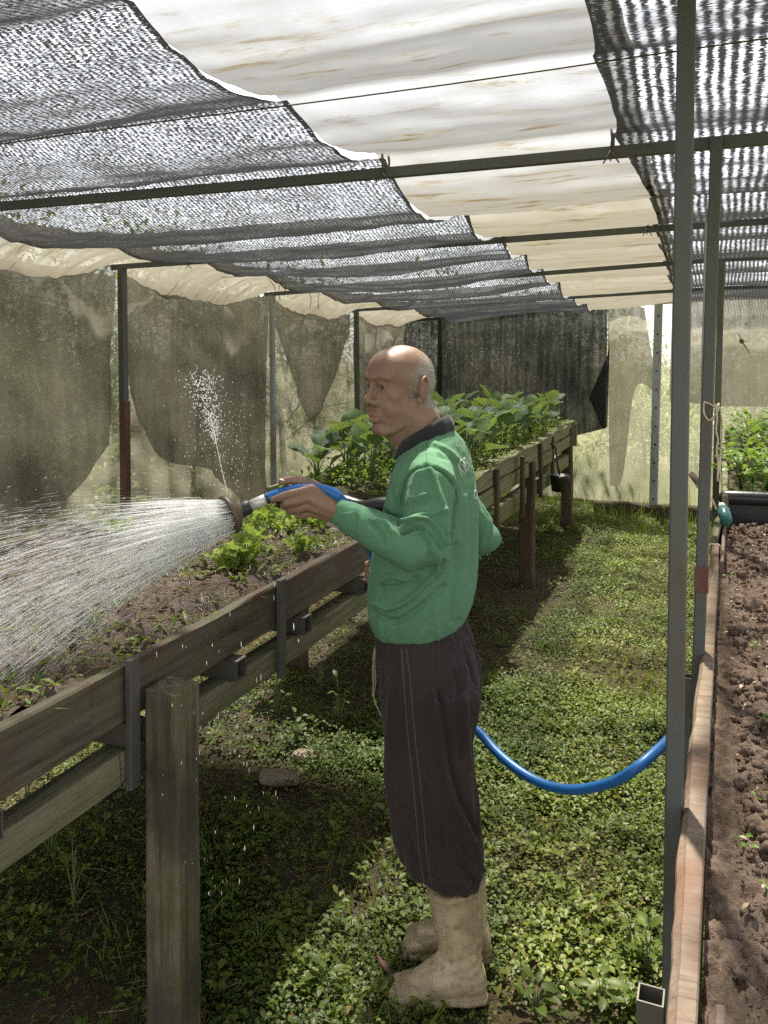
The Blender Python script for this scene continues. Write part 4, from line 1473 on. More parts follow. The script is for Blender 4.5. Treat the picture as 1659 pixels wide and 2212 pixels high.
for k, (x, y) in enumerate(((1606, 1830), (1640, 1735), (1625, 1400), (1645, 1560), (1575, 1250), (1600, 1190), (1655, 1925))):
    q = P(x, y, Z=.875)
    plant('seedling', ['seedling at the right edge near the lowest soil', 'seedling among soil clods', 'tiny seedling mid-way along the right soil', 'pale seedling at the right picture edge', 'seedling near the far end of the plank', 'yellowish seedling near the teal bottle', 'lowest seedling at the right picture edge'][k] if k != 1 else 'seedling second from the bottom of the right soil bed',
          'seedling', q, 'herb', 4, .016, .012, .30, (.1, .7), 'stem', 'seedlings in the right bed', .0008)

# individual taller weeds on the path
wd = [(600, 1560, .20, 'upright weed below the watered bed beside the post'), (735, 1580, .22, 'tall thin weed left of the man under the bed'), (640, 1610, .14, 'short weed between the post and the man'), (690, 1500, .2, 'weed under the bed rail left of the man'),
      (1160, 2190, .10, 'glossy weed at the bottom edge right of the boots'), (1400, 2110, .16, 'weed beside the nearest stub tube'), (1365, 2060, .12, 'weed left of the foot of the nearest pole'), (1415, 1590, .12, 'broad-leaved weed where the hose meets the pole'),
      (160, 1990, .22, 'shaded weed under the bed at far left'), (110, 1880, .2, 'shaded weed behind the rail at far left'), (195, 1760, .25, 'sunlit weed showing between board and rail'), (60, 1770, .25, 'sunlit weed behind the rail at the left edge'),
      (1080, 1400, .1, 'weed behind the man at his hip'), (700, 2150, .07, 'small weed at the bottom between post and boot'), (560, 2060, .08, 'pale-stemmed weed right of the big post'), (1300, 2180, .09, 'leafy weed bottom right of the path')]
for x, y, h, lab in wd:
    q = P(x, y, Z=.0)
    plant('weed_plant', lab, 'weed', (q.x, q.y, float(ground_z(np.array(q.x), np.array(q.y)))), 'weed', 10, h, .04, rnd.uniform(.55, .85), (-.1, .8), 'stem', 'taller weeds on the path', .0022)

# half-buried stone and a fallen bark piece
q = P(605, 1690, Z=.0)
M['stone'] = plain('pale_stone', (.36, .29, .215), .9, .15, .7, 26, .6)


def chunk(c, r, yaw, seed):
    v, f = ellip_geo((0, 0, 0), (1, 1, 1), None, 26, 18)
    v = np.sign(v) * np.abs(v) ** .55
    v = v * (1 + .12 * fbm(v * 1.7 + seed, 3, seed))[:, None] * np.array(r)
    v = v @ np.array(Matrix.Rotation(yaw, 3, 'Z') @ Matrix.Rotation(.14, 3, 'Y')).T
    return v + np.array(c), f


v, f = chunk((q.x, q.y, .018), (.075, .04, .022), .6, 55)
tag(make('stone', v, f, M['stone']), 'pale half-buried block on the shaded path left of the man', 'stone')
q = P(690, 1640, Z=0)
v, f = chunk((q.x, q.y, .006), (.11, .035, .016), .35, 57)
tag(make('stone', v, f, M['stone']), 'long low block behind the pale one, left of the man', 'stone')
q = P(835, 2092, Z=.012)
pts = [q + Vector((-.035, .02, .012)), q + Vector((0, 0, .004)), q + Vector((.04, -.018, .0)), q + Vector((.075, -.02, .008))]
v, f = tube_geo(catmull([tuple(p) for p in pts], 5), [.004 + .010 * math.sin(PI * i / 15) for i in range(16)], 8, .3)
M['dead'] = plain('dead_leaf_brown', (.10, .045, .03), .6, .3)
tag(make('dead_leaf', v, f, M['dead']), 'curled reddish-brown dead leaf left of the near boot', 'leaf')


# ================================================================== TREES OUTSIDE
def tree(loc, h, r, n, label, mat='tree_leaf', tilt=0, tb=(0.0, 1.0), name='tree', size=(.05, .11)):
    o = thing(name, label, 'tree' if name == 'tree' else 'bush', loc, 'trees and bushes outside the nets')
    mb = MB()
    limbs = []
    top = Vector((rnd.uniform(-.2, .2), rnd.uniform(-.2, .2), h * .75))
    mb.add(*tube_geo([(0, 0, -.1), (top.x * .3, top.y * .3, h * .35), tuple(top)], [.05 * h / 3, .04 * h / 3, .015], 8))
    for k in range(9):
        a = 2.4 * k
        b = Vector((0, 0, h * rnd.uniform(.15, .55)))
        e = b + Vector((math.cos(a) * r * rnd.uniform(.5, .9), math.sin(a) * r * rnd.uniform(.5, .9), h * rnd.uniform(.12, .35)))
        limbs.append(e)
        mb.add(*tube_geo([b, b.lerp(e, .5) + Vector((0, 0, .06 * h)), e], [.022 * h / 3, .014 * h / 3, .005], 6))
    make('trunk', np.vstack(mb.v), mb.f, M['bark'], o, True, (0, 0, 0))
    limbs += [top, Vector((0, 0, h * .9)), Vector((r * .3, 0, h * .35)), Vector((-r * .4, r * .2, h * .25))]
    cl = np.array([l + Vector((rnd.gauss(0, r * .25), rnd.gauss(0, r * .25), rnd.gauss(0, h * .08))) for l in limbs * 2])
    ci = rng.integers(0, len(cl), n)
    pos = cl[ci] + rng.normal(0, 1, (n, 3)) * np.array([r * .20, r * .20, h * .075])
    pos[:, 2] = np.maximum(pos[:, 2], .03)
    tint = np.clip(rng.uniform(tb[0], tb[1], n) * .6 + rng.uniform(tb[0], tb[1], len(cl))[ci] * .4, 0, 1)
    c = scatter_leaves('crown', pos, rng.uniform(size[0], size[1], n), rng.uniform(0, 6.3, n), rng.normal(-.2, .5, n), tint, M[mat], None, .5, .12, None, None)
    c.parent = o
    return o


tl = [((-5.2, 3.0, 0), 2.6, 1.0, 'tree outside the left net at the picture edge', 'tree_leaf'), ((-4.7, 4.4, 0), 1.5, .7, 'yellow-green bush outside the left net by the nearest wall pole', 'herb'),
      ((-5.6, 5.2, 0), 2.7, 1.1, 'tree outside the left net behind the water spray', 'tree_leaf'), ((-4.5, 6.0, 0), 1.1, .7, 'dry brown bush outside the left net between poles', 'dry_leaf'),
      ((-5.4, 7.2, 0), 2.7, 1.2, 'dark tree outside the left net by the middle wall pole', 'tree_leaf'), ((-4.6, 8.4, 0), 2.5, 1.1, 'leafy tree outside the far left corner', 'tree_leaf'),
      ((-3.1, 10.2, 0), 2.5, 1.1, 'dark tree behind the rear wall at the left corner', 'tree_leaf'), ((-1.9, 10.6, 0), 2.5, 1.2, 'tree showing faintly through the black curtain', 'tree_leaf'),
      ((-.9, 11.5, 0), 1.4, .9, 'pale bush behind the rear net by the perforated post', 'herb'), ((.3, 10.6, 0), 1.9, .9, 'bush behind the rear net at the right', 'tree_leaf'), ((-4.2, 2.2, 0), 1.0, .6, 'low dry bush outside the left net at the picture edge', 'dry_leaf'),
      ((-6.5, 9.5, 0), 2.9, 1.5, 'tall tree far beyond the left corner', 'tree_leaf'), ((-8.5, 6.0, 0), 3.2, 1.8, 'tall tree far beyond the left wall', 'tree_leaf')]
for loc, h, r, lab, mt in tl:
    tree(loc, h, r, 4600, lab, mt)
# grass beyond the rear wall and along the left wall
def blades(name, xy, hmin, hmax, label, mat):
    n = len(xy)
    a = rng.uniform(0, 2 * PI, n)
    h = rng.uniform(hmin, hmax, n)
    s = np.stack([np.cos(a), np.sin(a), 0 * a], -1) * rng.uniform(.002, .005, n)[:, None]
    p0 = np.stack([xy[:, 0], xy[:, 1], np.full(n, -.05)], -1)
    ln = rng.normal(0, .3, (n, 2)) * h[:, None]
    p1 = p0 + np.stack([ln[:, 0] * .35, ln[:, 1] * .35, h * .6], -1)
    p2 = p0 + np.stack([ln[:, 0], ln[:, 1], h], -1)
    V = np.stack([p0 - s, p0 + s, p1 + s * .8, p1 - s * .8, p2], 1)
    F4 = [(i * 5, i * 5 + 1, i * 5 + 2, i * 5 + 3) for i in range(n)] + [(i * 5 + 3, i * 5 + 2, i * 5 + 4) for i in range(n)]
    o = make(name, V.reshape(-1, 3), F4, mat, None, True)
    set_attr(o.data, 'tint', np.repeat(rng.uniform(0, 1, n), 5))
    return tag(o, label, kind='stuff')


xy = np.vstack([np.stack([rng.uniform(-4, 1.6, 9000), rng.uniform(8.75, 11.5, 9000)], -1), np.stack([rng.uniform(-6, -3.3, 9000), rng.uniform(1.5, 9, 9000)], -1)])
blades('grass', xy, .12, .5, 'tall grass growing outside the nets', M['cover'])
xy = np.stack([rng.uniform(-2.6, .3, 1800), rng.uniform(7.7, 8.55, 1800)], -1)
blades('grass', xy, .08, .28, 'grass tufts along the foot of the rear wall', M['cover'])
xy = np.stack([rng.uniform(-1.6, .08, 5200), rng.uniform(1.3, 4.5, 5200)], -1)
xy = xy[noise3(np.stack([xy[:, 0] * 2.6, xy[:, 1] * 2.6, 0 * xy[:, 0]], -1), 99) > .05]
blades('grass', xy, .07, .15, 'thin grass blades mixed into the path weeds', M['cover'])
# ================================================================== MAN
MAN = Vector((-.70, 2.10, 0))


def skin_material():
    nt = NT('skin')
    co = nt.coord('World')
    n = nt.noise(co, 22, 4)
    n2 = nt.noise(co, 140, 3, .6)
    c = nt.mix(nt.ramp(n, [(.35, 0), (.65, 1)]), (.190, .116, .081), (.240, .152, .109))
    c = nt.mix(nt.math('MULTIPLY', n2, .25), c, (.26, .12, .075))
    c = nt.mix(attr(nt, 'lip'), c, (.27, .115, .095))
    hm = attr(nt, 'hair')
    sp = nt.noise(nt.coord('World', (1, 1, .4)), 420, 2, .7)
    hm = nt.math('MULTIPLY', hm, nt.ramp(sp, [(.3, .45), (.6, 1)]))
    c = nt.mix(hm, c, (.29, .27, .25))
    p = nt.principled(c, .52, .4, nt.bump(n2, .25, .0012), Subsurface_Weight=.05, Subsurface_Radius=(.01, .004, .002), Subsurface_Scale=.5)
    return nt.done(p)


def cloth_material(name, c, rough=.85, sheen=.3, fade=.25, weave=900):
    nt = NT(name)
    co = nt.coord('World')
    n = nt.noise(co, 7, 4)
    w = nt.noise(co, weave, 2)
    cc = nt.mix(nt.math('MULTIPLY', nt.ramp(n, [(.4, 0), (.7, 1)]), fade), c, tuple(min(1, x * 1.35 + .02) for x in c))
    cc = nt.mix(nt.math('MULTIPLY', w, .25), cc, tuple(.55 * x for x in c))
    p = nt.principled(cc, rough, .15, nt.bump(w, .25, .001), Sheen_Weight=sheen, Sheen_Roughness=.5)
    return nt.done(p)


M['skin'] = skin_material()
M['shirt'] = cloth_material('shirt_green', (.098, .215, .124), .95, .05)
M['collar'] = cloth_material('collar_black', (.022, .024, .025), .9, .2, .1)
M['trousers'] = cloth_material('trousers_dark', (.040, .029, .028), .9, .1, .2)
M['stripe'] = cloth_material('stripe_grey', (.085, .075, .07), .9, .1, .1)
M['print'] = cloth_material('white_print', (.55, .62, .56), .9, .1, .1)
nt = NT('boot_rubber')
_co = nt.coord('World')
_n = nt.noise(_co, 13, 6, .65)
_n2 = nt.noise(_co, 55, 4, .65)
_c = nt.mix(nt.ramp(_n, [(.38, 0), (.66, 1)]), (.50, .40, .255), (.29, .215, .13))
_c = nt.mix(nt.math('MULTIPLY', nt.ramp(_n2, [(.52, 0), (.68, 1)]), .6), _c, (.17, .125, .08))
M['boot'] = nt.done(nt.principled(_c, .5, .4, nt.bump(_n2, .25, .003)))
nt = NT('eye')
M['eye'] = nt.done(nt.principled((.16, .12, .10), .25, .5))
nt = NT('iris')
M['iris'] = nt.done(nt.principled((.012, .008, .006), .15, .5))
nt = NT('nail')
M['nail'] = nt.done(nt.principled((.62, .42, .36), .35, .5))

man = thing('person', 'man in a green long-sleeved shirt, dark trousers and rubber boots watering the bed', 'person', MAN)

# ---- head frame
HC = P(861, 834, Y=2.08)
hx = Vector((math.cos(R(239)), math.sin(R(239)), 0))
hy = Vector((math.cos(R(329)), math.sin(R(329)), 0))
hz = Vector((0, 0, 1))
HM = np.array([hx, hy, hz]).T


def H(x, y, z):
    return np.array(HC) + HM @ np.array([x, y, z * 1.13 if z < 0 else z])


def hel(c, r, rot=None):
    m = HM if rot is None else HM @ np.array(rot)
    return ellip_geo(H(*c), r, m, 24, 16)


def rotm(ax, deg):
    return np.array(Matrix.Rotation(R(deg), 3, ax))


parts = [
    hel((-.012, 0, .027), (.094, .075, .083)),
    hel((-.028, 0, .012), (.080, .071, .078)),
    hel((.030, 0, .038), (.060, .062, .062)),
    hel((.030, 0, -.030), (.057, .062, .076)),
    hel((.022, 0, -.070), (.058, .058, .050)),
    hel((.064, 0, -.098), (.019, .025, .018)),
    hel((.055, 0, -.062), (.034, .037, .036)),
    hel((.046, .044, -.020), (.027, .019, .020)),
    hel((.046, -.044, -.020), (.027, .019, .020)),
    hel((.042, .034, -.048), (.034, .025, .036)),
    hel((.042, -.034, -.048), (.034, .025, .036)),
    hel((.012, .046, -.048), (.032, .020, .040)),
    hel((.012, -.046, -.048), (.032, .020, .040)),
    hel((.062, 0, .030), (.030, .050, .030)),
    hel((.020, 0, -.090), (.050, .046, .036)),
    hel((.045, 0, -.096), (.034, .036, .024)),
]
for s in (1, -1):
    parts.append(tube_geo([H(-.008, .060 * s, -.035), H(.000, .058 * s, -.062), H(.030, .044 * s, -.092), H(.062, .018 * s, -.106)], [.012, .012, .0115, .012], 12, 1, 'round'))
    parts.append(tube_geo([H(.087, .010 * s, .024), H(.082, .028 * s, .029), H(.070, .046 * s, .022)], [.0078, .0080, .0068], 10, 1, 'round'))      # brow
    parts.append(hel((.089, .0140 * s, -.0365), (.012, .0095, .009)))                                                                             # nostril wing
    parts.append(tube_geo([H(.079, .014 * s, .0060), H(.0795, .030 * s, .0088), H(.069, .044 * s, .0035)], [.0040, .0046, .0040], 8, 1, 'round'))   # upper lid
    parts.append(tube_geo([H(.077, .016 * s, -.0060), H(.0765, .030 * s, -.0085), H(.068, .043 * s, -.005)], [.0035, .0045, .0035], 8, 1, 'round'))  # lower lid
    # ear: bowl, rim and lobe
    er = rotm('Z', 18 * s) @ rotm('Y', -10)
    parts.append(hel((-.018, .0745 * s, -.004), (.0165, .0062, .029), er))
    rim = []
    for a in np.linspace(-60, 225, 14):
        q = rotm('Z', 18 * s) @ rotm('Y', -10) @ np.array([.0165 * math.cos(R(a)) * -1, .005 * s, .0285 * math.sin(R(a))])
        rim.append(H(-.020 + q[0], .0775 * s + q[1], -.002 + q[2]))
    parts.append(tube_geo(rim, .0040, 8, 1, 'round'))
    parts.append(hel((-.010, .0755 * s, -.031), (.0085, .0065, .011)))
    parts.append(hel((-.006, .0735 * s, -.010), (.006, .005, .008)))
parts.append(tube_geo([H(.080, 0, .020), H(.086, 0, .003), H(.096, 0, -.018), H(.103, 0, -.031)], [.0085, .0082, .0098, .0116], 12, 1, 'round'))
parts.append(tube_geo([H(.076, -.024, -.0655), H(.087, -.011, -.0625), H(.0895, 0, -.0635), H(.087, .011, -.0625), H(.076, .024, -.0655)], [.004, .0058, .0062, .0058, .004], 10, 1, 'round'))
parts.append(tube_geo([H(.075, -.021, -.0725), H(.084, -.011, -.0770), H(.087, 0, -.0775), H(.084, .011, -.0770), H(.075, .021, -.0725)], [.004, .0066, .0072, .0066, .004], 10, 1, 'round'))
# forehead furrows
for zz, w in ():
    parts.append(tube_geo([H(.074, -w, zz - .003), H(.089, -w * .5, zz), H(.0915, 0, zz + .001), H(.089, w * .5, zz), H(.074, w, zz - .003)], .0012, 6, 1, 'round'))
# neck and throat
parts.append(tube_geo([H(-.035, 0, -.035), P(904, 905, Y=2.085), P(917, 945, Y=2.09), P(925, 1000, Y=2.10)], [.056, .056, .058, .068], 20, 1, 'round'))
parts.append(tube_geo([H(.022, 0, -.085), P(880, 945, Y=2.085), P(895, 990, Y=2.09)], [.042, .045, .045], 16, 1, 'round'))
parts.append(tube_geo([H(-.012, .058, -.045), P(897, 935, Y=2.045), P(893, 975, Y=2.05)], [.014, .013, .013], 10, 1, 'round'))

# ---- near (left) hand on the wand
YH = lambda x: 1.85 - .00042 * (727 - x)


def hp_(x, y, dy=0.0):
    return P(x, y, Y=YH(x) + dy)


Wn = hp_(733, 1106, .002)
mcp = [hp_(674, 1056, -.021), hp_(666, 1075, -.028), hp_(664, 1092, -.022), hp_(669, 1107, -.008)]
starts = [hp_(716, 1096, -.006), hp_(718, 1102, -.009), hp_(720, 1109, -.006), hp_(722, 1115, .002)]
for a, b, r in zip(starts, mcp, (.0150, .0150, .0140, .0125)):
    parts.append(tube_geo([a, (a + b) / 2, b], [.017, .0155, r - .002], 12, 1, 'round'))
parts.append(tube_geo([P(755, 1118, Y=1.862), Wn, hp_(700, 1092, -.006)], [.026, .0255, .019], 14, .8, 'round'))
parts.append(ellip_geo(hp_(692, 1090, -.004), (.030, .016, .030), None, 16, 10))
fing = [
    [mcp[0], hp_(648, 1062, -.028), hp_(627, 1067, -.029), hp_(606, 1074, -.024), hp_(590, 1080, -.015)],
    [mcp[1], hp_(640, 1083, -.031), hp_(620, 1088, -.026), hp_(612, 1093, -.006), hp_(618, 1090, .012)],
    [mcp[2], hp_(645, 1099, -.022), hp_(630, 1103, -.014), hp_(625, 1103, .006), hp_(632, 1094, .02)],
    [mcp[3], hp_(654, 1113, -.006), hp_(643, 1115, .0), hp_(640, 1110, .016), hp_(646, 1099, .026)],
]
for fp_, rr in zip(fing, ((.0122, .0108, .0104, .0096, .0085), (.0124, .0108, .0106, .0096, .0085), (.0118, .0104, .010, .0092, .008), (.0106, .0092, .0088, .0082, .0074))):
    parts.append(tube_geo(fp_, rr, 12, 1, 'round'))
parts.append(tube_geo([hp_(716, 1088, .004), hp_(700, 1066, .010), hp_(676, 1047, .014), hp_(655, 1039, .014), hp_(638, 1036, .012), hp_(620, 1038, .008), hp_(607, 1042, .004)], [.017, .0165, .0138, .0118, .0122, .0108, .0088], 12, 1, 'round'))
# knuckle and tendon relief
for k in range(4):
    parts.append(ellip_geo(Vector(mcp[k]) + Vector((.002, -.0045, .001)), (.0085, .0065, .0085), None, 10, 8))

# ---- far hand holding the hose at the belt
for k in range(4):
    y = 1216 + 12 * k
    parts.append(tube_geo([P(815, y + 4, Y=2.27), P(800, y, Y=2.25), P(793, y + 2, Y=2.225), P(797, y + 4, Y=2.205)], [.010, .0095, .009, .008], 10, 1, 'round'))
parts.append(tube_geo([P(880, 1222, Y=2.31), P(835, 1228, Y=2.30), P(812, 1232, Y=2.28)], [.026, .026, .024], 14, 1, 'round'))
parts.append(tube_geo([P(830, 1212, Y=2.275), P(806, 1210, Y=2.24), P(797, 1222, Y=2.22)], [.013, .011, .009], 10, 1, 'round'))

# ---- rest of the body, inside the clothes
S_n, E_n, W_n = P(930, 1040, Y=1.945), P(926, 1192, Y=1.885), P(738, 1108, Y=1.857)
S_f, E_f, W_f = P(962, 1040, Y=2.265), P(1040, 1158, Y=2.36), P(880, 1222, Y=2.31)
parts.append(tube_geo([P(925, 985, Y=2.1), S_n, (S_n + E_n) / 2, E_n, (E_n * .6 + W_n * .4), W_n], [.055, .045, .042, .038, .038, .026], 14, 1, 'round'))
parts.append(tube_geo([P(925, 985, Y=2.1), S_f, (S_f + E_f) / 2, E_f, (E_f * .6 + W_f * .4), W_f], [.055, .045, .04, .036, .034, .026], 14, 1, 'round'))
parts.append(tube_geo([P(925, 1000, Y=2.1), P(925, 1080, Y=2.1), P(915, 1250, Y=2.1), P(915, 1400, Y=2.1)], [.08, .095, .095, .095], 18, 1, 'round'))
for Yl, dx in ((2.03, 0), (2.19, 12)):
    parts.append(tube_geo([P(920, 1420, Y=2.1), P(930, 1560, Y=Yl), P(945, 1750, Y=Yl), P(975 + dx, 2000, Y=Yl), P(975 + dx, 2090, Y=Yl)], [.085, .07, .055, .042, .035], 14, 1, 'round'))


def head_deform(co, nr):
    n = fbm(co * 60, 2, 5)
    return co + nr * (.0006 * n)[:, None]


body, bco, bpoly = fuse('body', parts, .0029, 4, M['skin'], man, MAN, head_deform)
# relax cheeks, jaw and scalp so that only the features stay sharp
loc = (bco - np.array(HC)) @ HM
_x, _y, _z = loc[:, 0], loc[:, 1], loc[:, 2]
_inhead = (_z > -.16) & (_z < .16) & (np.abs(_y) < .072) & (np.abs(_x) < .13)
_soft = _inhead & (((np.abs(_y) > .026) & (_z < -.016)) | (_z > .050) | ((_z < -.098)) | (_x < .03) | ((np.abs(_y) > .048) & (_z < .05)))
_bm = bmesh.new()
_bm.from_mesh(body.data)
_bm.verts.ensure_lookup_table()
_sel = [_bm.verts[int(i)] for i in np.nonzero(_soft)[0]]
for _k in range(16):
    bmesh.ops.smooth_vert(_bm, verts=_sel, factor=.5, use_axis_x=True, use_axis_y=True, use_axis_z=True)
_bm.to_mesh(body.data)
_bm.free()
_c = np.zeros(len(body.data.vertices) * 3, dtype=np.float32)
body.data.vertices.foreach_get('co', _c)
bco = _c.reshape(-1, 3).astype(float) + np.array(MAN)
loc = (bco - np.array(HC)) @ HM                      # head coordinates of every vertex
x_, y_, z_ = loc[:, 0], loc[:, 1], loc[:, 2]
edge = fbm(bco * 45, 3, 9) * .012
back = np.clip(((.024 - .95 * np.clip(z_ - .03, 0, .1) - .5 * np.clip(-.0 - z_, 0, .1) - x_) + edge) / .040, 0, 1)
top = np.clip((.098 - z_ + edge - .35 * np.clip(-.04 - x_, -.06, 1) * 0) / .02, 0, 1)
side = np.clip((np.abs(y_) - .020 - .25 * np.clip(z_ - .075, 0, 1) + np.clip(-.05 - x_, 0, 1) * 1.4) / .025, 0, 1)
low = np.clip((z_ + .062 + np.clip(-.02 - x_, -.02, .1) * .2) / .02, 0, 1)
earc = np.sqrt((x_ + .016) ** 2 + ((z_ + .005) * .75) ** 2)
notear = np.where(np.abs(y_) > .0745, np.clip((earc - .030) / .008, 0, 1), 1)
hair = back * top * side * low * notear * (z_ > -.09)
set_attr(body.data, 'hair', hair)
lipm = np.exp(-((z_ + .079) / .0095) ** 2) * np.exp(-(y_ / .021) ** 4) * (x_ > .066) * 0.75
browm = np.clip(1 - np.abs(z_ - .029) / .0055, 0, 1) * (np.abs(y_) > .010) * (np.abs(y_) < .05) * (x_ > .06) * .9
set_attr(body.data, 'lip', np.maximum(lipm, browm))

# short hair strands
sel = np.nonzero(hair > .25)[0]
nrm = np.zeros(len(bco) * 3, dtype=np.float32)
body.data.vertices.foreach_get('normal', nrm)
nrm = nrm.reshape(-1, 3)
pick = rng.choice(sel, min(9000, len(sel) * 2))
keep = rng.random(len(pick)) < hair[pick]
pick = pick[keep]
p0 = bco[pick] + rng.normal(0, .001, (len(pick), 3))
dd = nrm[pick] * .7 + np.array([.1, .05, -.55]) + rng.normal(0, .25, (len(pick), 3))
dd /= np.linalg.norm(dd, axis=1)[:, None]
ln = rng.uniform(.0025, .0055, len(pick))[:, None]
sdv = np.cross(dd, rng.normal(0, 1, (len(pick), 3)))
sdv /= np.linalg.norm(sdv, axis=1)[:, None]
V = np.stack([p0 + sdv * .00032, p0 - sdv * .00032, p0 + dd * ln], 1).reshape(-1, 3)
M['hair'] = plain('grey_hair', (.40, .385, .37), .6, .3, .5, 300, 0)
o = make('hair', V, np.arange(len(V)).reshape(-1, 3), M['hair'], man, False)
o['kind'] = 'stuff'
# eyes
for s in (1, -1):
    v, f = ellip_geo(H(.0660, .0295 * s, -.0005), (.0135, .0150, .0125), HM, 16, 12)
    e = make('eye', v, f, M['eye'], man)
    v, f = ellip_geo(H(.0758, .0300 * s + .001, -.0005), (.0045, .0068, .0050), HM, 12, 8)
    ir = make('iris', v, f, M['iris'], None, True, MAN)
    ir.location = (0, 0, 0)
    ir.parent = e
# thumb and index nails
for c, r in ((hp_(609, 1036.5, .0), (.0075, .0055, .0026)),):
    v, f = ellip_geo(c, r, rotm('Y', 12), 12, 8)
    make('nail', v, f, M['nail'], man)


# ---- shirt
def ring_el(c, a, b, n=40, pw=2.25, tilt=0.0):
    out = []
    for k in range(n):
        t = 2 * PI * k / n
        cs, sn = math.cos(t), math.sin(t)
        x = a * math.copysign(abs(cs) ** (2 / pw), cs)
        y = b * math.copysign(abs(sn) ** (2 / pw), sn)
        out.append((c[0] + x, c[1] + y, c[2] + tilt * x))
    return out


def px_ring(y, xl, xr, b, Y=2.10, tilt=0.0, n=40, pw=2.25):
    c = P((xl + xr) / 2, y, Y=Y)
    dep = (c - CAMP).dot(_Fv)
    h = (xr - xl) / 2 * dep / FOC
    a = math.sqrt(max(h * h - (b * math.sin(YAW)) ** 2, .0004)) / math.cos(YAW)
    return ring_el(c, a, b, n, pw, tilt)


torso = [px_ring(y, a, b, w, tilt=tl) for y, a, b, w, tl in (
    (944, 868, 972, .074, .50), (958, 862, 984, .090, .46), (974, 856, 1000, .125, .36), (990, 852, 1012, .155, .25), (1012, 848, 1022, .178, .12), (1042, 842, 1030, .190, .05), (1082, 832, 1034, .192, 0), (1125, 822, 1035, .190, 0),
    (1172, 809, 1034, .188, 0), (1220, 801, 1032, .186, 0), (1270, 797, 1028, .184, 0), (1305, 797, 1022, .180, .03), (1330, 801, 1014, .172, .06), (1352, 812, 1004, .160, .08))]
sp = [loft_geo(torso)]
sp.append(tube_geo([P(925, 990, Y=2.1), P(927, 1022, Y=1.99), P(929, 1042, Y=1.950), P(925, 1090, Y=1.925), P(922, 1140, Y=1.905), P(922, 1190, Y=1.888), P(900, 1190, Y=1.882), P(850, 1165, Y=1.872), P(800, 1140, Y=1.865), P(762, 1121, Y=1.860), P(738, 1109, Y=1.857)],
               [.05, .064, .066, .060, .058, .058, .058, .053, .047, .041, .034], 22, 1, 'round'))
sp.append(tube_geo([P(925, 990, Y=2.1), P(950, 1022, Y=2.21), P(965, 1045, Y=2.262), P(1000, 1100, Y=2.32), P(1030, 1140, Y=2.355), P(1032, 1165, Y=2.36), P(985, 1192, Y=2.345)],
               [.05, .064, .066, .056, .052, .050, .044], 20, 1, 'round'))

SH_FOLDS = [  # polyline in photograph pixels, width px, height m
    ([(921, 1004), (888, 1020), (872, 1047), (862, 1098), (864, 1135)], 5, -.008),
    ([(921, 1004), (958, 1020), (983, 1052), (987, 1085), (975, 1130), (966, 1180)], 5, -.008),
    ([(930, 1012), (944, 1056), (958, 1098), (965, 1150)], 9, .007),
    ([(905, 1010), (895, 1040), (884, 1085)], 9, .004),
    ([(868, 1140), (895, 1122), (925, 1122), (945, 1148), (962, 1176)], 6, .011),
    ([(878, 1128), (905, 1112), (935, 1108), (955, 1102)], 7, .007),
    ([(870, 1150), (900, 1140), (930, 1155), (950, 1185)], 5, -.010),
    ([(893, 1076), (925, 1066)], 6, .004), ([(888, 1092), (930, 1078)], 6, -.004),
    ([(918, 1145), (940, 1170), (948, 1200), (940, 1228)], 7, .007),
    ([(905, 1150), (925, 1175), (930, 1205)], 6, -.006),
    ([(812, 1125), (835, 1130), (848, 1150)], 7, .006), ([(800, 1128), (822, 1150), (828, 1175)], 6, -.005),
    ([(770, 1100), (778, 1125), (772, 1150)], 6, .004),
    ([(812, 1300), (845, 1312), (888, 1290), (915, 1262), (945, 1230)], 8, .010),
    ([(806, 1325), (850, 1345), (900, 1320), (960, 1270)], 10, -.008),
    ([(828, 1252), (850, 1243), (880, 1255)], 8, .008), ([(825, 1270), (860, 1268), (900, 1250)], 8, -.008),
    ([(985, 1090), (978, 1140), (965, 1200), (940, 1250)], 8, -.006),
    ([(1000, 1070), (1003, 1150), (1000, 1250), (995, 1330)], 8, .005),
    ([(1015, 1080), (1020, 1160), (1018, 1260)], 6, -.004),
    ([(985, 1180), (985, 1260), (975, 1340)], 9, -.005),
    ([(818, 1330), (822, 1365), (830, 1388)], 7, .003), ([(850, 1345), (862, 1385)], 9, -.002),
    ([(940, 1320), (945, 1380)], 9, .0025),
    ([(840, 1050), (850, 1090), (850, 1120)], 7, -.004), ([(880, 990), (865, 1030), (858, 1070)], 7, .004),
    ([(940, 960), (970, 975), (1000, 1005)], 8, .004), ([(950, 985), (985, 1000), (1010, 1030)], 6, -.003),
]


def proj_px(co):
    q = co - np.array(CAMP)
    z = q @ np.array(_Fv)
    return np.stack([CX + FOC * (q @ np.array(_Rv)) / z, CY - FOC * (q @ np.array(_Uv)) / z], -1)


def seg_dist(p, pl):
    d = np.full(len(p), 1e9)
    pl = np.array(catmull([np.array([*q, 0.]) for q in pl], 5))[:, :2]
    for a, b in zip(pl[:-1], pl[1:]):
        ab = b - a
        t = np.clip(((p - a) @ ab) / (ab @ ab + 1e-9), 0, 1)
        d = np.minimum(d, np.linalg.norm(p - (a + t[:, None] * ab), axis=1))
    return d


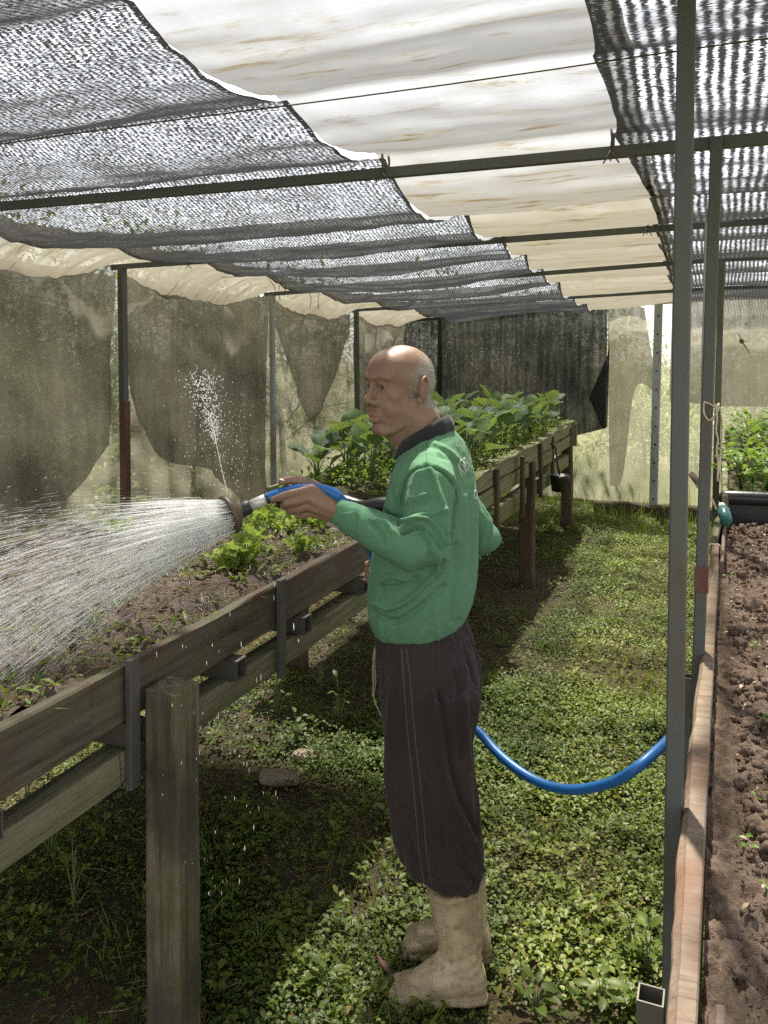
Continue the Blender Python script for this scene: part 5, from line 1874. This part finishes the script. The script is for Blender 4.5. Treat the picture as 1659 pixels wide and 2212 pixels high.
def folds(co, nr, lst, ymax=None):
    px = proj_px(co)
    view = (np.array(CAMP) - co)
    view /= np.linalg.norm(view, axis=1)[:, None]
    face = np.clip((nr * view).sum(1) * 2.5, 0, 1)
    if ymax is not None:
        face = face * (co[:, 1] < ymax)
    off = np.zeros(len(co))
    for pl, w, h in lst:
        x0, y0 = min(p[0] for p in pl) - 40, min(p[1] for p in pl) - 40
        x1, y1 = max(p[0] for p in pl) + 40, max(p[1] for p in pl) + 40
        m = (px[:, 0] > x0) & (px[:, 0] < x1) & (px[:, 1] > y0) & (px[:, 1] < y1)
        if not m.any():
            continue
        d = seg_dist(px[m], pl)
        off[m] += 1.65 * h * np.exp(-(d / (w * .72)) ** 2)
    return co + nr * (off * face)[:, None]


def shirt_deform(co, nr):
    co = folds(co, nr, SH_FOLDS, 2.16)
    p = co * np.array([1, 1, .55])
    n = fbm(p * 13, 3, 23)
    n2 = fbm(co * np.array([26, 26, 14]), 2, 27)
    w1 = fbm(co * np.array([7, 7, 4.5]) + .8 * np.stack([n, n2, n], -1), 2, 29)
    w2 = fbm(co * np.array([8, 8, 6]) + 31.0 + .6 * np.stack([n2, n, n2], -1), 2, 30)
    cre = .0016 * np.exp(-(w1 / .12) ** 2) - .0010 * np.exp(-(w2 / .12) ** 2)
    co = co + nr * (.0015 * n + .0005 * n2 + cre)[:, None]
    return co


shirt, sco, spoly = fuse('shirt', sp, .0048, 5, M['shirt'], man, MAN, shirt_deform)
sbvh = BVHTree.FromPolygons([tuple(c) for c in sco], spoly)


def on_surface(bvh, x, y, off=.0012):
    r = bvh.ray_cast(CAMP, ray(x, y))
    if r[0] is None:
        return None
    n = r[1]
    if n.dot(ray(x, y)) > 0:
        n = -n
    return r[0] + n * off


def ribbon(name, pxs, bvh, rad, mat, parent, n=6, off=.0008):
    C = [c[:2] for c in catmull([np.array([*q, 0.]) for q in pxs], n)]
    pts = [on_surface(bvh, c[0], c[1], off) for c in C]
    pts = [p for p in pts if p is not None]
    if not pts:
        return None
    cl = [pts[0]]
    for p in pts[1:]:
        if (p - cl[-1]).length < .06:
            cl.append(p)
    if len(cl) < 2:
        return None
    v, f = tube_geo(cl, rad, 6)
    return make(name, v, f, mat, parent)


M['seam'] = plain('seam_dark', (.04, .12, .06), .9, .1)
ribbon('seam', [(921, 955), (922, 980), (921, 1003)], sbvh, .0005, M['seam'], man)
ribbon('seam', [(921, 1004), (958, 1020), (983, 1052), (988, 1085)], sbvh, .0005, M['seam'], man)
ribbon('seam', [(921, 1004), (888, 1020), (872, 1047), (864, 1090)], sbvh, .0005, M['seam'], man)
ribbon('pocket_edge', [(832, 1098), (842, 1108), (860, 1112)], sbvh, .0014, M['seam'], man)
# lettering on the back of the shirt
LZ = lambda pts: [(963.8 + .06344 * x, 963.8 + .06344 * y) for x, y in pts]
glyphs = [[(385, 590), (440, 760), (490, 900), (545, 1040)], [(405, 620), (460, 740), (540, 840), (640, 975)],
          [(465, 630), (448, 545), (500, 482), (565, 505), (600, 600), (640, 740), (705, 905)], [(545, 640), (590, 680), (615, 760), (650, 850)],
          [(585, 450), (615, 402), (655, 465), (720, 580), (850, 795)], [(590, 450), (625, 545), (690, 690), (780, 855)],
          [(870, 700), (890, 740), (905, 780)],
          [(950, 1560), (1005, 1500), (1035, 1600), (1030, 1740), (985, 1800), (955, 1700), (950, 1560)],
          [(1075, 1540), (1090, 1500), (1100, 1560)], [(1095, 1620), (1105, 1700), (1100, 1740)]]
for gl in glyphs:
    ribbon('letter', LZ(gl), sbvh, .0016, M['print'], man, 8, .0004)

# collar: a fold-over band, lower at the throat, open in front
cc_ = P(917, 941, Y=2.092)
NB = 56
prof = [(.0125, -.004), (.0135, .004), (.0100, .018), (.0055, .029), (.0015, .0345), (-.0025, .0355), (-.0050, .032), (-.0050, .018), (-.004, .000)]
vv, ff = [], []
for k in range(NB + 1):
    t = PI + R(14) + (2 * PI - R(28)) * k / NB
    ex, ey = math.cos(t), math.sin(t)
    rx, ry = .0665, .0665
    fr_ = max(0, -ex)
    base = Vector((cc_.x + rx * ex, cc_.y + ry * ey, cc_.z - .020 + .034 * ex + .006 * max(0, ex) ** 2 - .010 * fr_ ** 3))
    nrm_ = Vector((ex / rx, ey / ry, 0)).normalized()
    wav = .0012 * math.sin(5 * t) + .0010 * math.sin(11 * t + 1)
    for o_, u_ in prof:
        vv.append(base + nrm_ * (o_ * (1 + .25 * fr_) + wav) + Vector((0, 0, u_ * (1.02 - .12 * fr_))))
m_ = len(prof)
for k in range(NB):
    for j in range(m_ - 1):
        ff.append((k * m_ + j, (k + 1) * m_ + j, (k + 1) * m_ + j + 1, k * m_ + j + 1))
ff.append(tuple(range(m_)))
ff.append(tuple(NB * m_ + j for j in range(m_ - 1, -1, -1)))
make('collar', vv, ff, M['collar'], man)
# near cuff
v, f = tube_geo([hp_(744, 1112, .004), hp_(735, 1108, .003), hp_(727, 1104.5, .002)], [.0345, .0335, .0325], 24, .95)
make('cuff', v, f, M['shirt'], man)
# frayed far cuff
mb = MB()
ce = P(1056, 1175, Y=2.38)
mb.add(*tube_geo([P(1035, 1150, Y=2.36), P(1046, 1165, Y=2.372), P(1055, 1180, Y=2.38)], [.048, .050, .046], 18))
for k in range(16):
    a = rnd.uniform(0, 2 * PI)
    b = Vector(ce) + Vector((.042 * math.cos(a), .03 * math.sin(a), -.02 + .03 * math.sin(a * 2)))
    mb.add(*tube_geo([b, b + Vector((rnd.uniform(-.004, .008), rnd.uniform(-.006, .006), -rnd.uniform(.003, .009)))], [.0014, .0006], 4))
mb.make('far_cuff', M['shirt'], man, True)

# ---- trousers
def leg_rings(rows, Y, b):
    return [px_ring(y, a, c, bb, Y=Y) for (y, a, c), bb in zip(rows, b)]


hip = [px_ring(y, a, b, w) for y, a, b, w in ((1335, 826, 994, .148), (1350, 818, 1004, .158), (1375, 815, 1014, .166), (1420, 816, 1030, .174), (1470, 820, 1039, .176), (1520, 825, 1038, .172), (1570, 830, 1026, .16))]
rowsN = [(1480, 824, 1038), (1535, 827, 1034), (1605, 829, 1019), (1660, 831, 1021), (1710, 835, 1029), (1770, 842, 1037), (1818, 850, 1041), (1855, 862, 1043), (1880, 880, 1043), (1893, 902, 1041), (1900, 914, 1038)]
bN = [.094, .096, .094, .092, .090, .090, .090, .088, .084, .076, .070]
rowsF = [(y - 28, a + 14, c - 6) for y, a, c in rowsN]
tp = [loft_geo(hip), loft_geo(leg_rings(rowsN, 2.015, bN)), loft_geo(leg_rings(rowsF, 2.195, bN))]
TR_FOLDS = [
    ([(935, 1500), (955, 1640), (985, 1740), (1025, 1830), (1040, 1880)], 9, .009),
    ([(950, 1500), (972, 1640), (1000, 1730), (1035, 1800)], 9, -.007),
    ([(1000, 1440), (1006, 1530), (1010, 1600), (1015, 1660)], 8, .006), ([(985, 1450), (992, 1550), (1000, 1640)], 8, -.005),
    ([(842, 1440), (842, 1540), (838, 1640), (842, 1740)], 7, .005), ([(858, 1420), (856, 1520), (850, 1640)], 7, -.004),
    ([(975, 1800), (1005, 1850), (1038, 1880)], 8, .006), ([(930, 1850), (960, 1890), (1010, 1905)], 9, .007), ([(880, 1800), (900, 1860), (935, 1915)], 9, -.006),
    ([(930, 1690), (938, 1780), (960, 1850)], 10, .004), ([(895, 1700), (898, 1800), (915, 1890)], 9, .004),
    ([(1000, 1870), (1020, 1895), (1040, 1905)], 5, -.006),
]


def tr_deform(co, nr):
    co = folds(co, nr, TR_FOLDS)
    px = proj_px(co)
    ang = np.arctan2(co[:, 1] - MAN.y, co[:, 0] - MAN.x)
    gather = np.exp(-np.clip(px[:, 1] - 1392, 0, 999) / 45)
    rip = np.sin(ang * 46 + 2.2 * noise3(np.stack([ang * 5, 0 * ang, 0 * ang], -1), 4)) * .0035 * gather
    hang = fbm(np.stack([ang * 5.5, px[:, 1] * .004, 0 * ang], -1), 3, 33) * .0060
    n2 = fbm(co * np.array([22, 22, 9]), 2, 37) * .0016
    return co + nr * (rip + hang + n2)[:, None]


tro, tco, tpoly = fuse('trousers', tp, .0048, 4, M['trousers'], man, MAN, tr_deform)
tbvh = BVHTree.FromPolygons([tuple(c) for c in tco], tpoly)
ZQ = lambda pts: [(767.3 + .3806 * x, 1356.8 + .3806 * y) for x, y in pts]
ribbon('stripe', ZQ([(262, 112), (275, 300), (300, 620), (325, 850), (345, 1050), (365, 1280), (392, 1450)]), tbvh, .0022, M['stripe'], man, 12, -.0006)
ribbon('stripe', ZQ([(290, 115), (312, 300), (340, 620), (366, 850), (387, 1050), (405, 1280), (432, 1450)]), tbvh, .0022, M['stripe'], man, 12, -.0006)
# waist drawstrings
M['cord'] = plain('drawstring', (.42, .36, .28), .9, .1)
for pxs in ([(812, 1393), (806, 1420), (808, 1460), (806, 1500), (814, 1520)], [(814, 1394), (810, 1425), (812, 1470), (808, 1510), (818, 1535), (826, 1552)], [(813, 1395), (805, 1440), (806, 1480), (804, 1505)]):
    v, f = tube_geo(catmull([tuple(P(x, y, Y=2.03)) for x, y in pxs], 6), .0016, 5)
    make('drawstring', v, f, M['cord'], man)


# ---- boots
def boot(heel, toe, top, Yt, label=None):
    """heel / toe on the ground, top = centre of the shaft opening"""
    heel, toe, top = Vector(heel), Vector(toe), Vector(top)
    d = (toe - heel)
    L = d.length
    d.normalize()
    s = Vector((-d.y, d.x, 0))
    up = Vector((0, 0, 1))

    def fr(x, h0, h1, w, n=28, lean=0):
        """cross-section of the foot at distance x from the heel, between heights h0 and h1, half width w"""
        out = []
        for k in range(n):
            t = 2 * PI * k / n
            cs, sn = math.cos(t), math.sin(t)
            y = w * math.copysign(abs(cs) ** .8, cs)
            z = (h0 + h1) / 2 + (h1 - h0) / 2 * math.copysign(abs(sn) ** .75, sn)
            out.append(tuple(heel + d * x + s * y + up * z))
        return out
    foot = loft_geo([fr(.000, .018, .070, .024), fr(.012, .012, .095, .036), fr(.04, .012, .115, .043), (fr(.08, .014, .112, .043)), fr(.12, .016, .092, .042), fr(.16, .014, .072, .045), fr(.20, .013, .058, .047), fr(.235, .013, .050, .044), fr(L - .024, .014, .043, .036), fr(L - .010, .015, .036, .026), fr(L - .003, .018, .030, .014)])
    sole = loft_geo([fr(-.004, .0, .020, .026), fr(.006, -.004, .022, .040), fr(.05, -.004, .022, .046), fr(.085, .002, .022, .044), fr(.12, .003, .022, .044), fr(.17, -.003, .018, .048), fr(.21, -.003, .018, .050), fr(.24, -.002, .018, .047), fr(L - .018, .0, .019, .038), fr(L - .006, .002, .020, .029), fr(L + .003, .005, .020, .016)])
    ank = heel + d * .060 + up * .085
    shaft = []
    for t, rx, ry in ((0, .053, .046), (.12, .054, .047), (.3, .059, .050), (.6, .066, .057), (.85, .069, .061), (1.0, .070, .062)):
        c = ank.lerp(top, t)
        shaft.append([tuple(c + d * rx * math.cos(a) + s * ry * math.sin(a) + up * (-.012 * math.cos(a) * t)) for a in np.linspace(0, 2 * PI, 29)[:-1]])
    shaft = [q[::-1] for q in shaft]
    rim = [tuple(top + d * .0715 * math.cos(a) + s * .0635 * math.sin(a) + up * (-.014 * math.cos(a) - .008)) for a in np.linspace(0, 2 * PI, 40)]
    instep = tube_geo([tuple(heel + d * .06 + up * .115), tuple(heel + d * .11 + up * .078), tuple(heel + d * .17 + up * .052)], [.043, .036, .030], 14, 1, 'round')

    def dfm(co, nr):
        q = co - np.array(heel)
        zz = q[:, 2]
        an = np.exp(-((zz - .105) / .035) ** 2)
        cre = np.sin(zz * 210 + (q @ np.array(d)) * 70 + 4 * noise3(co * 14, 3)) * .0016 * an
        n = fbm(co * 16, 3, 44) * .003 * np.clip(zz / .1, .2, 1)
        return co + nr * (cre + n)[:, None]
    b, _, _ = fuse('boot', [foot, sole, loft_geo(shaft), tube_geo(rim, .0042, 8), instep], .0042, 3, M['boot'], man, MAN, dfm)
    return b


hN, tN = P(1048, 2150, Z=.0), P(842, 2166, Z=.0)
boot((hN.x, hN.y, 0), (tN.x, tN.y, 0), P(983, 1905, Y=2.02), 2.03)
hF, tF = P(1060, 2066, Z=.0), P(872, 2050, Z=.0)
boot((hF.x, hF.y, 0), (tF.x, tF.y, 0), P(992, 1875, Y=2.19), 2.2)

# ================================================================== WAND AND HOSE
wand = thing('watering_wand', 'shower-head watering wand with silver neck and blue grip in his hand', 'watering wand', hp_(600, 1070))
M['blue'] = plain('blue_hose', (.02, .13, .40), .4, .4, .25, 60, .1)
M['silver'] = plain('silver_paint', (.62, .62, .58), .35, .5, .25, 60, .1, .3)
M['black_band'] = plain('black_band', (.03, .032, .04), .5)
M['rose'] = plain('rose_brown', (.12, .09, .065), .5, .4, .5, 80, .2, .3)
hpts = [hp_(577, 1077), hp_(596, 1070), hp_(615, 1064), hp_(640, 1058), hp_(665, 1056), hp_(690, 1057), hp_(712, 1063, .004), hp_(732, 1075, .012), P(750, 1098, Y=1.91), P(772, 1128, Y=2.0), P(792, 1160, Y=2.12), P(806, 1205, Y=2.235), P(838, 1290, Y=2.36),
        P(890, 1430, Y=2.42), P(965, 1520, Y=2.42), P(1035, 1582, Y=2.38), P(1070, 1622, Y=2.34), P(1105, 1653, Y=2.31), P(1145, 1680, Y=2.28), P(1190, 1699, Y=2.25), P(1240, 1706, Y=2.22), P(1290, 1699, Y=2.2), P(1335, 1684, Y=2.18),
        P(1380, 1655, Y=2.17), P(1425, 1616, Y=2.24), P(1465, 1582, Y=2.34), Vector((-.05, 2.42, .60)), Vector((.05, 2.46, .50)), Vector((.2, 2.5, .3)), Vector((.3, 2.5, .05))]
hose = thing('garden_hose', 'bright blue garden hose hanging in a loop behind the man', 'hose', (0, 0, 0))
cut = 5
C1 = catmull([tuple(p) for p in hpts], 10)
v, f = tube_geo(C1[:70], .0140, 14)
make('grip', v, f, M['blue'], wand)
v, f = tube_geo(C1[69:], .0132, 14)
make('hose_line', v, f, M['blue'], hose)
a, b = hp_(578, 1076.6), hp_(541, 1093, -.004)
v, f = tube_geo([a, b], [.0138, .0142], 20)
make('neck', v, f, M['silver'], wand)
v, f = tube_geo([a + (a - b).normalized() * .003, a - (a - b).normalized() * .003], .0150, 20)
make('ring', v, f, M['black_band'], wand)
c = hp_(517, 1104, -.010)
v, f = tube_geo([b, b.lerp(c, .1), b.lerp(c, .9), c], [.0150, .0182, .0182, .016], 20)
make('coupling', v, f, M['black_band'], wand)
ROSE = hp_(499, 1110, -.022)
rax = (ROSE - hp_(560, 1084, .0)).normalized()
rax = (rax + Vector((.10, -.22, -.02))).normalized()
rings = []
_, s_, u_ = frame_of(rax)
for t, r in ((-.030, .016), (-.022, .021), (-.008, .041), (0, .0485), (.006, .0500), (.010, .0490), (.0105, .046), (.006, .045), (.0075, .025), (.0085, .004)):
    rings.append([tuple(ROSE + rax * t + s_ * r * math.cos(q) + u_ * r * math.sin(q)) for q in np.linspace(0, 2 * PI, 33)[:-1]])
v, f = loft_geo(rings)
make('rose_head', v, f, M['rose'], wand)
# ================================================================== WATER
def water_material():
    nt = NT('water_drops')
    p = nt.n('BsdfDiffuse', Color=(.97, .975, .97, 1)).outputs[0]
    tl = nt.n('BsdfTranslucent', Color=(.97, .975, .97, 1))
    b = nt.n('MixShader', Fac=.5, i1=p, i2=tl.outputs[0])
    tr = nt.n('BsdfTransparent')
    return nt.done(nt.n('MixShader', Fac=.5, i1=tr.outputs[0], i2=b.outputs[0]).outputs[0])


M['water'] = water_material()


def streaks(name, p0, p1, r, label, parent=None):
    """thin tapered drops drawn out between p0 and p1"""
    n = len(p0)
    d = p1 - p0
    L = np.linalg.norm(d, axis=1)[:, None] + 1e-9
    d = d / L
    a = np.cross(d, np.array([.3, .1, .95]))
    a /= np.linalg.norm(a, axis=1)[:, None]
    b = np.cross(d, a)
    m = p0 * .35 + p1 * .65
    r = r[:, None]
    V = np.stack([p0, m + a * r, m + (-.5 * a + .87 * b) * r, m + (-.5 * a - .87 * b) * r, p1], 1)
    fi = np.array([[0, 2, 1], [0, 3, 2], [0, 1, 3], [4, 1, 2], [4, 2, 3], [4, 3, 1]])
    F = (fi[None] + (np.arange(n) * 5)[:, None, None]).reshape(-1, 3)
    o = make(name, V.reshape(-1, 3), F, M['water'], parent, True)
    return tag(o, label, kind='stuff')


rs, ru = np.array(s_), np.array(u_)
RC = np.array(ROSE) + np.array(rax) * .011
NS = 420
th = rng.uniform(0, 2 * PI, NS)
rr = np.sqrt(rng.uniform(0, 1, NS))
disc = np.stack([np.cos(th) * rr, np.sin(th) * rr], -1)
# where each jet is after crossing the picture edge
Ttop, Tbot = np.array(P(-60, 1110, Y=1.50)), np.array(P(-60, 1500, Y=1.22))
tt = .5 - .5 * (disc @ np.array([rs[2], ru[2]])) / max(1e-6, math.hypot(rs[2], ru[2]))       # 0 top .. 1 bottom
dep = disc @ np.array([rs[1], ru[1]])
p_start = RC + rs * (disc[:, :1] * .045) + ru * (disc[:, 1:] * .045)
p_end = Ttop + (Tbot - Ttop) * tt[:, None] ** .9 + np.array([.1, .35, 0]) * dep[:, None]
p_end += rng.normal(0, .025, (NS, 3))


def jet(j, t):
    q = p_start[j] + (p_end[j] - p_start[j]) * t[:, None]
    q[:, 2] += .018 * 4 * t * (1 - t)
    return q


A, B, RR = [], [], []
Nst = 9500
wj = .35 + tt ** 1.2
j = rng.choice(NS, Nst, p=wj / wj.sum())
t = rng.uniform(0, 1, Nst) ** 1.15 * 1.35
seglen = rng.uniform(.02, .10, Nst) * np.where(t < .25, 1.6, 1.0)
dist = np.linalg.norm(p_end[j] - p_start[j], axis=1)
t2 = t + seglen / dist
pa, pb = jet(j, t), jet(j, t2)
jit = rng.normal(0, 1, (Nst, 3)) * (.002 + .018 * np.clip(t, 0, 1))[:, None]
pa += jit
pb += jit
ok = pa[:, 2] > .95
rad = rng.uniform(.0002, .00052, Nst)
streaks('water_spray', pb[ok], pa[ok], rad[ok], 'fan of water sprayed from the wand over the left bed')
# continuous threads close to the rose
vv, ff, nn = [], [], 0
mb = MB()
for k in range(0, NS, 3):
    ts = np.linspace(0, rng.uniform(.14, .42) + .35 * rng.random() ** 3, 7)
    q = jet(np.full(7, k), ts)
    mb.add(*tube_geo(list(q), [.0011, .0011, .001, .0009, .0008, .0006, .0002], 4))
o = mb.make('water_spray', M['water'], None, True)
tag(o, 'dense white water jets leaving the shower head', kind='stuff')

# loose drops torn off the fan
n = 2600
j = rng.integers(0, NS, n)
t = rng.uniform(.1, 1.3, n)
q = jet(j, t) + rng.normal(0, 1, (n, 3)) * (.010 + .035 * t)[:, None]
q = q[q[:, 2] > .96]
n = len(q)
dv = np.stack([rng.normal(-1, .2, n), rng.normal(-.4, .2, n), rng.normal(-.4, .3, n)], -1) * rng.uniform(.001, .005, n)[:, None]
streaks('water_drops', q + dv, q - dv, rng.uniform(.0003, .0010, n), 'loose droplets scattered round the water fan')

# leak that spouts upward
J0 = hp_(491, 1066, -.025)
jp = [J0, hp_(484, 1035, -.02), hp_(476, 1000, -.015), hp_(468, 960, -.01), hp_(462, 930, -.008)]
v, f = tube_geo(catmull([tuple(p) for p in jp], 6), [.0010 * (1 + .5 * math.sin(3 * i)) for i in range(25)], 6)
tag(make('water_jet', v, f, M['water']), 'thin upward water jet leaking from the shower head', kind='stuff')
A, RR = [], []
for k in range(900):
    u = rnd.random()
    if u < .62:
        t_ = rnd.random() ** .8
        x = 468 - 32 * t_ + rnd.gauss(0, 3 + 20 * t_)
        y = 960 - 150 * t_ + rnd.gauss(0, 12)
    else:
        x = rnd.gauss(480, 45)
        y = rnd.uniform(850, 1062)
    A.append(P(x, y, Y=YH(x) - .02 + rnd.gauss(0, .05)))
    RR.append(rnd.uniform(.0009, .0021) * (.8 if u > .62 else 1))
A = np.array(A)
dirv = np.stack([rng.normal(0, .25, len(A)), rng.normal(0, .2, len(A)), np.ones(len(A))], -1)
RR = np.array(RR)
streaks('water_drops', A - dirv * RR[:, None] * 1.3, A + dirv * RR[:, None] * 1.3, RR, 'cloud of droplets thrown up above the shower head')
A, RR, LL = [], [], []
for k in range(85):
    x = rnd.gauss(505, 55) if k < 65 else rnd.gauss(390, 40)
    y = rnd.uniform(1150, 1960)
    A.append(P(x, y, Y=1.36 + .15 * rnd.random()))
    RR.append(rnd.uniform(.0005, .0012))
    LL.append(rnd.uniform(.002, .008))
A = np.array(A)
dz = np.stack([0 * A[:, 0], 0 * A[:, 0], np.array(LL)], -1)
streaks('water_drops', A + dz, A - dz, np.array(RR), 'falling drips below the shower head in front of the bed')
